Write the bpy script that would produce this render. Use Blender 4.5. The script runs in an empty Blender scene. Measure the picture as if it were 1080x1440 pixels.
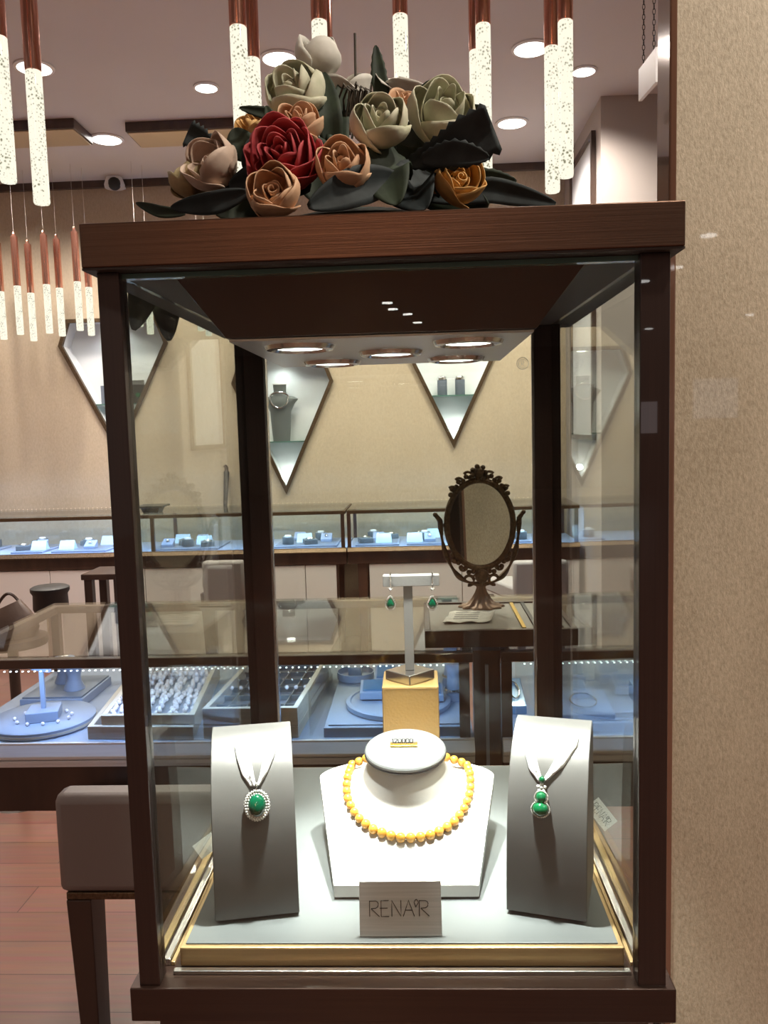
import bpy, bmesh, math, random
from mathutils import Vector, Matrix
random.seed(7)
S = bpy.context.scene
PI = math.pi

# ------------------------------------------------------------------ camera
FPX, PITCH, YAW, ROLL = 1150.0, -0.09799, -0.04357, -0.02775
CAM = Vector((0.0298, -0.7281, 1.40))
_f = Vector((math.sin(YAW)*math.cos(PITCH), math.cos(YAW)*math.cos(PITCH), math.sin(PITCH)))
_r = Vector((math.cos(YAW), -math.sin(YAW), 0)); _u = _r.cross(_f)
RX = math.cos(ROLL)*_r + math.sin(ROLL)*_u
UX = -math.sin(ROLL)*_r + math.cos(ROLL)*_u
cd = bpy.data.cameras.new('camera'); cam = bpy.data.objects.new('camera', cd); S.collection.objects.link(cam)
cd.sensor_fit = 'VERTICAL'; cd.sensor_height = 24.0; cd.lens = FPX/1440*24.0
cd.clip_start = 0.02; cd.clip_end = 100
M = Matrix((RX, UX, -_f)).transposed().to_4x4(); M.translation = CAM
cam.matrix_world = M; S.camera = cam

def ray(u, v):
    return _f + RX*((u-540)/FPX) + UX*((720-v)/FPX)
def atY(u, v, Y):
    d = ray(u, v); return CAM + d*((Y-CAM.y)/d.y)
def atZ(u, v, Z):
    d = ray(u, v); return CAM + d*((Z-CAM.z)/d.z)
def proj(P):
    q = Vector(P)-CAM; w = q.dot(_f)
    return 540+FPX*q.dot(RX)/w, 720-FPX*q.dot(UX)/w
def pxm(Y):                       # metres per pixel near depth Y
    return (Y-CAM.y)/FPX

# ------------------------------------------------------------------ world, exposure
W = bpy.data.worlds.new('World'); S.world = W; W.use_nodes = True
bgn = W.node_tree.nodes['Background']; bgn.inputs[0].default_value = (1.0, .93, .86, 1); bgn.inputs[1].default_value = 0.22
S.view_settings.view_transform = 'Standard'; S.view_settings.look = 'None'
S.view_settings.exposure = 0.0; S.view_settings.gamma = 1.0; S.view_settings.use_curve_mapping = False
try:
    S.cycles.use_denoising = True; S.cycles.transparent_max_bounces = 40; S.cycles.max_bounces = 8
    S.cycles.sample_clamp_indirect = 6.0; S.cycles.caustics_reflective = False; S.cycles.caustics_refractive = False
except Exception: pass

CEIL, WALLY, CT = 3.10, 4.80, 0.93          # shop ceiling, rear wall, counter tops
P_CEIL, P_MALL, P_WASH, P_CASE, P_NICHE, P_LED = 92.0, 60.0, 125.0, 15.5, 5.0, 2.7
WARM, COOL, NEUT = (1.0, .90, .80), (.36, .56, 1.0), (1.0, .985, .95)

def lamp(name, kind, loc, power, color=(1,1,1), size=.05, rot=(0,0,0), **kw):
    l = bpy.data.lights.new(name, kind); l.energy = power; l.color = color
    if kind == 'AREA':
        l.shape = 'RECTANGLE'; l.size = size; l.size_y = kw.pop('size_y', size)
    else: l.shadow_soft_size = size
    for k, v in kw.items(): setattr(l, k, v)
    o = bpy.data.objects.new(name, l); o.location = loc; o.rotation_euler = rot; S.collection.objects.link(o); return o

# ------------------------------------------------------------------ materials
def newmat(name):
    m = bpy.data.materials.new(name); m.use_nodes = True
    return m, m.node_tree.nodes, m.node_tree.links
def pm(name, col, rough=.5, metal=0.0, bump=0.0, scale=40, stretch=(1,1,1), var=0.0, coat=0.0, aniso=0, emit=None, es=0, spec=.5, coat_rough=.03):
    m, n, l = newmat(name); b = n['Principled BSDF']
    b.inputs['Base Color'].default_value = (*col, 1); b.inputs['Roughness'].default_value = rough
    b.inputs['Metallic'].default_value = metal; b.inputs['Coat Weight'].default_value = coat
    b.inputs['Coat Roughness'].default_value = coat_rough; b.inputs['Anisotropic'].default_value = aniso
    b.inputs['Specular IOR Level'].default_value = spec
    if emit: b.inputs['Emission Color'].default_value = (*emit, 1); b.inputs['Emission Strength'].default_value = es
    if bump or var:
        tc = n.new('ShaderNodeTexCoord'); mp = n.new('ShaderNodeMapping'); mp.inputs['Scale'].default_value = stretch
        nz = n.new('ShaderNodeTexNoise'); nz.inputs['Scale'].default_value = scale; nz.inputs['Detail'].default_value = 5
        l.new(tc.outputs['Object'], mp.inputs[0]); l.new(mp.outputs[0], nz.inputs['Vector'])
        if bump:
            bp = n.new('ShaderNodeBump'); bp.inputs['Strength'].default_value = bump; bp.inputs['Distance'].default_value = .004
            l.new(nz.outputs[0], bp.inputs['Height']); l.new(bp.outputs[0], b.inputs['Normal'])
        if var:
            rp = n.new('ShaderNodeValToRGB'); e = rp.color_ramp.elements
            e[0].position = .3; e[1].position = .7
            e[0].color = (*[c*(1-var) for c in col], 1); e[1].color = (*[min(1, c*(1+var)) for c in col], 1)
            l.new(nz.outputs[0], rp.inputs[0]); l.new(rp.outputs[0], b.inputs['Base Color'])
    return m
def glassmat(name, tint=(.97,.99,.98), f0=.035, rough=0.0):
    m, n, l = newmat(name); n.remove(n['Principled BSDF']); out = n['Material Output']
    g = n.new('ShaderNodeNewGeometry'); d = n.new('ShaderNodeVectorMath'); d.operation = 'DOT_PRODUCT'
    l.new(g.outputs['Normal'], d.inputs[0]); l.new(g.outputs['Incoming'], d.inputs[1])
    def mth(op, a, b=None):
        x = n.new('ShaderNodeMath'); x.operation = op
        for i, q in enumerate((a, b)):
            if q is None: continue
            if isinstance(q, (int, float)): x.inputs[i].default_value = q
            else: l.new(q, x.inputs[i])
        return x.outputs[0]
    c = mth('ABSOLUTE', d.outputs['Value']); k = mth('POWER', mth('SUBTRACT', 1.0, c), 5.0)
    F = mth('ADD', mth('MULTIPLY', k, 1-f0), f0)
    t = n.new('ShaderNodeBsdfTransparent'); t.inputs[0].default_value = (*tint, 1)
    s = n.new('ShaderNodeBsdfGlossy'); s.inputs['Roughness'].default_value = rough
    mx = n.new('ShaderNodeMixShader'); l.new(F, mx.inputs[0]); l.new(t.outputs[0], mx.inputs[1]); l.new(s.outputs[0], mx.inputs[2])
    l.new(mx.outputs[0], out.inputs['Surface']); return m
def emis(name, col, s):
    m, n, l = newmat(name); n.remove(n['Principled BSDF']); e = n.new('ShaderNodeEmission')
    e.inputs[0].default_value = (*col, 1); e.inputs[1].default_value = s
    l.new(e.outputs[0], n['Material Output'].inputs['Surface']); return m
def wallpaper(name, c0, c1, coat=0.0, sc=1.0, bump=.35):
    m, n, l = newmat(name); b = n['Principled BSDF']; b.inputs['Roughness'].default_value = .55
    b.inputs['Coat Weight'].default_value = coat; b.inputs['Coat Roughness'].default_value = .02
    tc = n.new('ShaderNodeTexCoord')
    def nz(scale, st, det=6, rough=.6):
        mp = n.new('ShaderNodeMapping'); mp.inputs['Scale'].default_value = st
        x = n.new('ShaderNodeTexNoise'); x.inputs['Scale'].default_value = scale; x.inputs['Detail'].default_value = det
        x.inputs['Roughness'].default_value = rough
        l.new(tc.outputs['Object'], mp.inputs[0]); l.new(mp.outputs[0], x.inputs['Vector']); return x.outputs[0]
    a = nz(3*sc, (1,1,.45)); f = nz(190*sc, (1.0,1.0,.5), 4, .75)
    ma = n.new('ShaderNodeMath'); ma.operation = 'MULTIPLY_ADD'; l.new(f, ma.inputs[0]); ma.inputs[1].default_value = .55
    mb = n.new('ShaderNodeMath'); mb.operation = 'MULTIPLY'; l.new(a, mb.inputs[0]); mb.inputs[1].default_value = .45
    l.new(mb.outputs[0], ma.inputs[2])
    rp = n.new('ShaderNodeValToRGB'); e = rp.color_ramp.elements; e[0].position = .36; e[1].position = .64
    e[0].color = (*c0, 1); e[1].color = (*c1, 1); l.new(ma.outputs[0], rp.inputs[0]); l.new(rp.outputs[0], b.inputs['Base Color'])
    bp = n.new('ShaderNodeBump'); bp.inputs['Strength'].default_value = bump; bp.inputs['Distance'].default_value = .003
    l.new(f, bp.inputs['Height']); l.new(bp.outputs[0], b.inputs['Normal']); return m
def woodfloor(name):
    m, n, l = newmat(name); b = n['Principled BSDF']; b.inputs['Roughness'].default_value = .28
    tc = n.new('ShaderNodeTexCoord'); br = n.new('ShaderNodeTexBrick'); br.inputs['Scale'].default_value = 1.0
    br.inputs['Brick Width'].default_value = 1.2; br.inputs['Row Height'].default_value = .14; br.inputs['Mortar Size'].default_value = .0015
    br.inputs['Color1'].default_value = (.24,.108,.078,1); br.inputs['Color2'].default_value = (.30,.14,.102,1); br.inputs['Mortar'].default_value = (.08,.03,.02,1)
    l.new(tc.outputs['Object'], br.inputs['Vector'])
    mp = n.new('ShaderNodeMapping'); mp.inputs['Scale'].default_value = (2, 30, 1); nz = n.new('ShaderNodeTexNoise'); nz.inputs['Scale'].default_value = 2; nz.inputs['Detail'].default_value = 6
    l.new(tc.outputs['Object'], mp.inputs[0]); l.new(mp.outputs[0], nz.inputs['Vector'])
    mx = n.new('ShaderNodeMix'); mx.data_type = 'RGBA'; mx.blend_type = 'MULTIPLY'; mx.inputs[0].default_value = .5
    l.new(br.outputs[0], mx.inputs[6]); l.new(nz.outputs[1], mx.inputs[7]); l.new(mx.outputs[2], b.inputs['Base Color']); return m
def crystal(name):
    m, n, l = newmat(name); n.remove(n['Principled BSDF'])
    tc = n.new('ShaderNodeTexCoord'); vo = n.new('ShaderNodeTexVoronoi'); vo.inputs['Scale'].default_value = 150
    nz = n.new('ShaderNodeTexNoise'); nz.inputs['Scale'].default_value = 30; nz.inputs['Detail'].default_value = 3
    l.new(tc.outputs['Object'], vo.inputs['Vector']); l.new(tc.outputs['Object'], nz.inputs['Vector'])
    rp = n.new('ShaderNodeValToRGB'); e = rp.color_ramp.elements
    e[0].position = .20; e[0].color = (.20,.19,.11,1); e[1].position = .46; e[1].color = (1.0,.96,.78,1)
    ad = n.new('ShaderNodeMath'); ad.operation = 'MULTIPLY_ADD'; ad.inputs[1].default_value = .75
    sb = n.new('ShaderNodeMath'); sb.operation = 'MULTIPLY_ADD'; l.new(nz.outputs[0], sb.inputs[0]); sb.inputs[1].default_value = .9; sb.inputs[2].default_value = -.27
    l.new(vo.outputs['Distance'], ad.inputs[0]); l.new(sb.outputs[0], ad.inputs[2]); l.new(ad.outputs[0], rp.inputs[0])
    em = n.new('ShaderNodeEmission'); em.inputs[1].default_value = 1.15; l.new(rp.outputs[0], em.inputs[0])
    gl = n.new('ShaderNodeBsdfGlossy'); gl.inputs['Roughness'].default_value = .08
    mx = n.new('ShaderNodeMixShader'); mx.inputs[0].default_value = .1
    l.new(em.outputs[0], mx.inputs[1]); l.new(gl.outputs[0], mx.inputs[2]); l.new(mx.outputs[0], n['Material Output'].inputs['Surface']); return m
def petalmat(name, c_in, c_out, veins=.25):
    m, n, l = newmat(name); b = n['Principled BSDF']; b.inputs['Roughness'].default_value = .7
    b.inputs['Subsurface Weight'].default_value = 0
    tc = n.new('ShaderNodeTexCoord'); nz = n.new('ShaderNodeTexNoise'); nz.inputs['Scale'].default_value = 45; nz.inputs['Detail'].default_value = 5
    l.new(tc.outputs['Object'], nz.inputs['Vector'])
    rp = n.new('ShaderNodeValToRGB'); e = rp.color_ramp.elements; e[0].position = .35; e[1].position = .65
    e[0].color = (*c_in, 1); e[1].color = (*c_out, 1); l.new(nz.outputs[0], rp.inputs[0]); l.new(rp.outputs[0], b.inputs['Base Color'])
    bp = n.new('ShaderNodeBump'); bp.inputs['Strength'].default_value = .3; bp.inputs['Distance'].default_value = .002
    l.new(nz.outputs[0], bp.inputs['Height']); l.new(bp.outputs[0], b.inputs['Normal']); return m

MT = {}
MT['bronze'] = pm('bronze', (.115,.066,.045), .33, .85, bump=.10, var=.10, scale=14, stretch=(.4,.4,60))
MT['basebronze'] = pm('base_bronze', (.050,.027,.020), .36, .6, var=.12, scale=6, stretch=(1,1,60), coat=.3, coat_rough=.02)
MT['post'] = pm('post_bronze', (.034,.018,.014), .38, .4, var=.15, scale=6, stretch=(60,60,1), coat=.5, coat_rough=.015)
MT['darkwood'] = pm('dark_wood', (.055,.028,.018), .35, 0, var=.35, scale=5, stretch=(3,3,.6), coat=.3)
MT['soffit'] = pm('soffit', (.045,.024,.017), .3, .2, var=.15, scale=5, coat=.5, coat_rough=.015)
MT['steel'] = pm('steel', (.62,.61,.60), .25, 1, var=.06, scale=10, stretch=(1,60,60))
MT['alu'] = pm('satin_aluminium', (.82,.84,.88), .38, .35, var=.05, scale=10, stretch=(1,60,60))
MT['plate'] = pm('plate', (.55,.52,.50), .32, .6)
MT['gold'] = pm('gold_edge', (.50,.35,.17), .35, .55, var=.1, scale=8, stretch=(1,1,60))
MT['goldleather'] = pm('gold_leather', (.37,.235,.085), .42, .15, bump=.15, scale=300)
MT['greysatin'] = pm('grey_satin', (.135,.15,.152), .42, 0.1, bump=.08, scale=400, stretch=(1,12,12), spec=.4)
MT['standsatin'] = pm('stand_satin', (.12,.119,.116), .40, .15, bump=.1, scale=260, stretch=(1,14,14))
MT['bust'] = pm('bust_satin', (.66,.655,.64), .45, 0, bump=.06, scale=400)
MT['standlight'] = pm('stand_light_satin', (.30,.30,.295), .4, .2, bump=.08, scale=300)
MT['disc'] = pm('disc_satin', (.17,.178,.18), .38, .2, bump=.05, scale=300, stretch=(1,14,14))
MT['white'] = pm('white_lacquer', (.80,.79,.78), .4)
MT['paper'] = pm('paper', (.80,.78,.72), .7, var=.12, scale=90)
MT['ribbon'] = pm('ribbon', (.86,.86,.87), .35, 0, bump=.1, scale=120)
MT['ink'] = pm('ink', (.012,.012,.012), .5)
MT['greyink'] = pm('grey_ink', (.25,.25,.26), .5)
MT['card'] = pm('card', (.56,.56,.57), .4, .4, var=.10, scale=14, stretch=(.4,40,40))
MT['goldpearl'] = pm('gold_pearl', (.56,.29,.045), .2, .12, var=.12, scale=30, coat=.5)
MT['pearl'] = pm('pearl', (.80,.74,.76), .25, 0, var=.08, scale=40, coat=.3)
MT['emerald'] = pm('emerald', (.0,.075,.034), .08, 0, var=.3, scale=60, coat=.8, spec=.8)
MT['jade'] = pm('jade', (.0,.11,.036), .1, 0, var=.25, scale=60, coat=.8, spec=.8)
MT['diamond'] = pm('diamond', (.85,.85,.82), .12, .35, bump=.5, scale=700)
MT['silver'] = pm('silver', (.75,.75,.74), .2, 1)
MT['yellowgold'] = pm('yellow_gold', (.85,.62,.16), .22, .9)
MT['copper'] = pm('copper', (.72,.36,.27), .2, .9, aniso=.5)
MT['crystal'] = crystal('crystal_lit')
MT['wire'] = pm('wire', (.55,.5,.45), .4, .5)
MT['led'] = emis('led', (.78,.88,1.0), 5)
MT['ledwarm'] = emis('led_warm', (1,.86,.66), 1.6)
MT['lampface'] = emis('lamp_face', (1,.97,.93), 6)
MT['halllens'] = emis('hall_lamp_face', (1,.97,.93), 16)
MT['caseface'] = emis('case_lamp_face', (1,.99,.96), 8)
MT['glass'] = glassmat('glass', (.935,.957,.928))
MT['counterglass'] = glassmat('counter_glass', (.95,.97,.96), .05)
MT['glassedge'] = pm('glass_edge', (.10,.20,.17), .15, 0, coat=.5)
MT['ledbluefab'] = pm('led_tinted_pad', (.25,.30,.40), .55, 0, bump=.1, scale=300)  # the LED light's blue cast is put into this pad colour
MT['bluedark'] = pm('slate_pad', (.16,.19,.24), .5)
MT['traywood'] = pm('tray_wood', (.52,.46,.38), .45, 0, var=.12, scale=9, stretch=(1,1,14))
MT['ceilpaint'] = pm('ceiling_paint', (.66,.63,.62), .8, var=.03, scale=1.2)
MT['wallback'] = wallpaper('beige_wallpaper', (.45,.36,.255), (.58,.475,.35), 0, .45, .2)
MT['wallfront'] = wallpaper('front_wallpaper', (.36,.295,.205), (.63,.54,.41), .55, 1.3, .3)
MT['walldim'] = pm('grey_wall', (.46,.41,.38), .7, var=.04, scale=2)
MT['floor'] = woodfloor('wood_floor')
MT['chairgrey'] = pm('chair_leather', (.21,.175,.165), .42, 0, bump=.08, scale=150)
MT['chairdark'] = pm('chair_wood', (.045,.025,.018), .35, 0, var=.3, scale=4, stretch=(3,3,.6))
MT['mirror'] = pm('mirror_glass', (.85,.83,.78), .01, 1)
MT['antique'] = pm('antique_bronze', (.13,.085,.05), .42, .75, bump=.4, scale=160, var=.4)
MT['leathertray'] = pm('tray_leather', (.30,.28,.25), .5)
MT['niche'] = pm('niche_white', (.72,.74,.76), .6)
MT['leaf'] = petalmat('leaf', (.008,.016,.008), (.022,.036,.017))
MT['leafblue'] = petalmat('leaf_blue', (.007,.012,.013), (.020,.030,.032))
MT['stem'] = pm('stem', (.05,.04,.025), .7)
MT['foam'] = pm('flower_foam', (.02,.028,.018), .9)
MT['screen'] = pm('blue_glass_lid', (.10,.22,.36), .08, .2, coat=.5)

# ------------------------------------------------------------------ mesh building
class MB:
    def __init__(s, o=(0,0,0)):
        s.bm = bmesh.new(); s.o = Vector(o); s.mats = []
    def v(s, p): return s.bm.verts.new(Vector(p)-s.o)
    def face(s, vs):
        try: return s.bm.faces.new(vs)
        except ValueError: return None
    def poly(s, pts): return s.face([s.v(p) for p in pts])
    def box(s, x0, x1, y0, y1, z0, z1):
        p = [s.v((x, y, z)) for z in (z0, z1) for y in (y0, y1) for x in (x0, x1)]
        for f in ((0,2,3,1),(4,5,7,6),(0,1,5,4),(2,6,7,3),(0,4,6,2),(1,3,7,5)): s.face([p[i] for i in f])
        return s
    def hexa(s, b, t):              # bottom quad, top quad (ccw from above)
        vb = [s.v(p) for p in b]; vt = [s.v(p) for p in t]; n = len(vb)
        s.face(vb[::-1]); s.face(vt)
        for i in range(n): s.face([vb[i], vb[(i+1)%n], vt[(i+1)%n], vt[i]])
        return s
    def obox(s, c, ax, ay, az):     # oriented box: centre and three half vectors
        c, ax, ay, az = map(Vector, (c, ax, ay, az))
        return s.hexa([c-ax-ay-az, c+ax-ay-az, c+ax+ay-az, c-ax+ay-az], [c-ax-ay+az, c+ax-ay+az, c+ax+ay+az, c-ax+ay+az])
    def loft(s, rings, cap=True, closed=True):
        R = [[s.v(p) for p in r] for r in rings]; n = len(R[0])
        for a, b in zip(R, R[1:]):
            for i in range(n if closed else n-1): s.face([a[i], a[(i+1)%n], b[(i+1)%n], b[i]])
        if cap: s.face(R[0][::-1]); s.face(R[-1])
        return s
    def lathe(s, prof, c=(0,0,0), n=32, ax=None, sx=1.0, sy=1.0, cap=True):
        c = Vector(c); q = Vector((0,0,1)).rotation_difference(Vector(ax)) if ax is not None else None
        rings = []
        for r, z in prof:
            ring = []
            for i in range(n):
                a = 2*PI*i/n; p = Vector((sx*r*math.cos(a), sy*r*math.sin(a), z))
                if q: p = q @ p
                ring.append(c+p)
            rings.append(ring)
        return s.loft(rings, cap)
    def cyl(s, a, b, r, r2=None, n=16):
        a, b = Vector(a), Vector(b); return s.lathe([(r, 0), (r if r2 is None else r2, (b-a).length)], a, n, b-a)
    def ball(s, c, r, seg=14, rings=8, sc=(1,1,1), rot=None):
        m = Matrix.Translation(Vector(c)-s.o)
        if rot is not None: m = m @ rot
        m = m @ Matrix.Diagonal((r*sc[0], r*sc[1], r*sc[2], 1))
        bmesh.ops.create_uvsphere(s.bm, u_segments=seg, v_segments=rings, radius=1, matrix=m); return s
    def tube(s, pts, r, n=8, closed=False):
        pts = [Vector(p) for p in pts]; rings = []; m = len(pts); up = Vector((.13,.27,.95))
        for i, p in enumerate(pts):
            a = pts[(i-1)%m] if closed or i > 0 else p; b = pts[(i+1)%m] if closed or i < m-1 else p
            d = (b-a).normalized(); x = d.cross(up)
            if x.length < .05: x = d.cross(Vector((1,0,0)))
            x.normalize(); y = d.cross(x); rr = r(i/(m-1)) if callable(r) else r
            rings.append([p+x*rr*math.cos(2*PI*k/n)+y*rr*math.sin(2*PI*k/n) for k in range(n)])
        if closed: rings.append(rings[0]); return s.loft(rings, False)
        return s.loft(rings)
    def grid(s, P):                 # list of rows of points
        V = [[s.v(p) for p in r] for r in P]
        for a, b in zip(V, V[1:]):
            for i in range(len(a)-1): s.face([a[i], a[i+1], b[i+1], b[i]])
        return s
    def plate(s, poly, off):        # polygon with thickness vector
        off = Vector(off); return s.hexa(poly, [Vector(p)+off for p in poly])
    def build(s, name, mat, parent=None, smooth=False, bevel=0, solid=0, sub=0, angle=40, merge=False):
        if merge: bmesh.ops.remove_doubles(s.bm, verts=s.bm.verts, dist=1e-6)
        bmesh.ops.recalc_face_normals(s.bm, faces=s.bm.faces)
        me = bpy.data.meshes.new(name); s.bm.to_mesh(me); s.bm.free()
        o = bpy.data.objects.new(name, me); S.collection.objects.link(o)
        me.materials.append(MT[mat] if isinstance(mat, str) else mat)
        if smooth:
            me.polygons.foreach_set('use_smooth', [True]*len(me.polygons))
            try: me.set_sharp_from_angle(angle=math.radians(angle))
            except Exception: pass
        if solid:
            d = o.modifiers.new('solid', 'SOLIDIFY'); d.thickness = solid; d.offset = 0
        if sub:
            d = o.modifiers.new('sub', 'SUBSURF'); d.levels = sub; d.render_levels = sub
        if bevel:
            d = o.modifiers.new('bevel', 'BEVEL'); d.width = bevel; d.segments = 2; d.limit_method = 'ANGLE'
        if parent is not None: o.parent = parent
        else: o.location = s.o
        return o
def tag(o, label, cat, group=None, kind=None):
    o['label'] = label; o['category'] = cat
    if group: o['group'] = group
    if kind: o['kind'] = kind
    return o
def thing(name, label, cat, loc, group=None):
    o = bpy.data.objects.new(name, None); o.location = Vector(loc); o.empty_display_size = .02
    S.collection.objects.link(o); return tag(o, label, cat, group)
def struct(o): o['kind'] = 'structure'; return o
_kids = {}
def dup(root, loc, label=None, group=None):
    r = root.copy(); S.collection.objects.link(r); r.location = Vector(loc)
    if label: r['label'] = label
    if group: r['group'] = group
    def rec(a, b):
        for ch in list(a.children):
            c = ch.copy(); S.collection.objects.link(c); c.parent = b; c.matrix_parent_inverse = ch.matrix_parent_inverse.copy(); rec(ch, c)
    rec(root, r); return r
ORD = ['first','second','third','fourth','fifth','sixth','seventh','eighth','ninth','tenth','eleventh','twelfth']

# ------------------------------------------------------------------ the setting
m = MB(); m.box(-4.2, 9, -18, 5.0, -.06, 0); struct(m.build('floor', 'floor'))
m = MB(); m.box(-4.2, 3.6, .30, 5.0, CEIL, CEIL+.08); struct(m.build('ceiling', 'ceilpaint'))
m = MB(); m.box(-4.2, -4.1, .30, 5.0, 0, CEIL); struct(m.build('wall_left', 'wallback'))
XR = 1.02                                                # the rear bay ends here, a pier stands forward of it
m = MB(); m.box(XR, XR+.1, 3.85, WALLY, 0, CEIL); struct(m.build('wall_right_bay', 'walldim'))
m = MB(); m.box(XR+.1, 3.6, 3.75, 3.85, 0, CEIL); m.box(XR, XR+.1, 3.75, 3.85, 0, CEIL); struct(m.build('wall_right_pier', 'walldim'))
m = MB(); m.box(3.5, 3.6, .40, 3.75, 0, CEIL); struct(m.build('wall_right', 'walldim'))

# rear wall with diamond-shaped openings
FRY = WALLY
def diamond(tip_u, tip_v, sh_v, half_px, top_half_px, top_v):
    t = atY(tip_u, tip_v, FRY); k = pxm(FRY)
    zs = t.z + (tip_v-sh_v)*k*1.0; zt = t.z + (tip_v-top_v)*k
    return [(t.x, t.z), (t.x+half_px*k, zs), (t.x+top_half_px*k, zt), (t.x-top_half_px*k, zt), (t.x-half_px*k, zs)]
NICHE = [diamond(168, 632, 485, 74, 62, 452), diamond(403, 687, 538, 68, 56, 505), diamond(638, 622, 478, 68, 56, 446), diamond(-66, 690, 547, 72, 60, 514)]
cu = bpy.data.curves.new('w', 'CURVE'); cu.dimensions = '2D'; cu.fill_mode = 'BOTH'; cu.extrude = .01
def spline(pts):
    sp = cu.splines.new('POLY'); sp.points.add(len(pts)-1); sp.use_cyclic_u = True
    for q, (x, z) in zip(sp.points, pts): q.co = (x, z, 0, 1)
spline([(-4.2, 0), (XR+.02, 0), (XR+.02, CEIL), (-4.2, CEIL)])
for d in NICHE: spline(d)
co = bpy.data.objects.new('w', cu); S.collection.objects.link(co); bpy.context.view_layer.update()
me = bpy.data.meshes.new_from_object(co.evaluated_get(bpy.context.evaluated_depsgraph_get())); bpy.data.objects.remove(co)
me.transform(Matrix.Rotation(PI/2, 4, 'X')); me.materials.clear(); me.materials.append(MT['wallback'])
wb = bpy.data.objects.new('wall_back', me); wb.location = (0, WALLY+.011, 0); S.collection.objects.link(wb); struct(wb)
m = MB(); m.box(-4.1, XR, WALLY-.03, WALLY, CEIL-.045, CEIL); struct(m.build('trim_1', 'darkwood'))
m = MB(); m.box(-4.1, XR, WALLY+.16, WALLY+.2, 0, CEIL); struct(m.build('wall_back_lining', 'walldim'))

# shop-front wall on the right with its polished wooden jamb
m = MB(); m.box(.346, 4.2, .30, .345, 0, 3.4); struct(m.build('wall_front', 'wallfront'))
m = MB(); m.box(.337, .346, .296, .348, 0, 3.1); struct(m.build('trim_2', pm('jamb_wood', (.20,.10,.065), .12, .3, var=.2, scale=4, stretch=(3,3,.5), coat=.6), bevel=.002))
# the mall hall behind the viewer: ceiling with lights, facing wall with a lit shop front
m = MB(); m.box(-4.2, 9, -18, .29, 3.2, 3.3); mc = struct(m.build('ceiling_hall', pm('hall_ceiling', (.30,.27,.25), .8)))
m = MB(); m.box(-4.2, 9, -18.1, -18, 0, 3.2); struct(m.build('wall_hall', pm('hall_wall', (.16,.12,.10), .7)))
HALL = [(-.35,-10.95),(-.29,-11.56),(-.08,-12.13),(.07,-13.16),(.95,-6.99),(2.92,-9.95),(4.44,-15.19),(3.06,-8.49),(2.88,-6.91),(5.69,-13.02),
        (-1.9,-2.6),(.2,-2.9),(2.2,-2.4),(1.2,-4.6),(-1.2,-4.9),(3.6,-4.4),(-2.6,-7.5)]
for i, (x, y) in enumerate(HALL):
    m = MB(); m.lathe([(.075, 0), (.075, .012)], (x, y, 3.188), 20); o = m.build('downlight', 'halllens', None); o.location = (0,0,0); o.parent = mc
    for vtx in o.data.vertices: pass
    if y > -9: lamp('hall_lamp', 'SPOT', (x, y, 3.17), P_MALL, (1,.92,.83), .06, (0,0,0), spot_size=2.4, spot_blend=.6)
m = MB(); m.box(-.80, -.15, -7.3, -4.2, 3.185, 3.199); lp = m.build('highlight_panel', emis('warm_highlight', (1,.50,.26), 11)); lp.parent = mc  # unseen glowing panel added to give the case's top cap an orange highlight
m = MB(); m.box(4.95, 5.4, -17.99, -17.95, 1.2, 1.9); struct(m.build('window_1', emis('lit_doorway', (1,.85,.85), 2.0)))
for x, y in ((.95,-.5),(1.9,-.5)): lamp('hall_lamp', 'SPOT', (x, y, 3.17), P_WASH, (1,.91,.78), .06, (0,0,0), spot_size=2.6, spot_blend=.6)  # unseen wall washers without fixtures, added to brighten the front wall
m = MB(); m.box(6.4, 7.4, -17.99, -17.95, 1.5, 2.4); struct(m.build('window_2', emis('daylight_window', (.85,.92,1), 1.8)))

# ceiling downlights
spots = [(48,94,46,'largest downlight at far left behind the hanging tubes'),(36,180,26,'small downlight at far left beside the canopy plate'),(150,195,40,'downlight between the two canopy plates above the camera'),
         (290,122,30,'small downlight alone left of the flowers'),(393,81,46,'large downlight just left of the flowers behind the crystal tubes'),
         (720,172,38,'downlight right of the flowers above the serrated leaf'),(747,67,46,'large downlight touching the right pair of crystal tubes'),(821,99,30,'small downlight just right of the right pair of tubes')]
for u, v, w, lab in spots:
    c = atZ(u, v, CEIL); r = w/2*pxm(c.y)*.98
    t = thing('downlight', 'round white ceiling '+lab, 'ceiling light', (c.x, c.y, CEIL-.02), 'ceiling downlights')
    m = MB(t.location); m.lathe([(r*1.18, CEIL), (r*1.18, CEIL-.006), (r*1.0, CEIL-.010), (r*1.0, CEIL)], (c.x, c.y, 0), 28, cap=False); m.build('trim_ring', 'white', t, True)
    m = MB(t.location); m.lathe([(r, CEIL-.008), (r, CEIL-.002)], (c.x, c.y, 0), 28); m.build('diffuser', 'lampface', t)
    lamp('ceiling_lamp', 'SPOT', (c.x, c.y, CEIL-.02), P_CEIL, WARM, .06, (0,0,0), spot_size=2.5, spot_blend=.7)
for x, y in ((-1.5, 1.3), (.9, 1.4), (2.2, 2.2), (-2.6, 2.2), (-3.4, 4.1), (-2.5, 4.1), (-1.5, 4.15), (-.5, 4.15), (.5, 4.15)):  # extra spots without fixtures; the deeper row is added to brighten the rear wall
    lamp('ceiling_lamp', 'SPOT', (x, y, CEIL-.02), P_CEIL*(.55 if y < 3 else .70), WARM, .06, (0,0,0), spot_size=2.5, spot_blend=.7)

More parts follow.
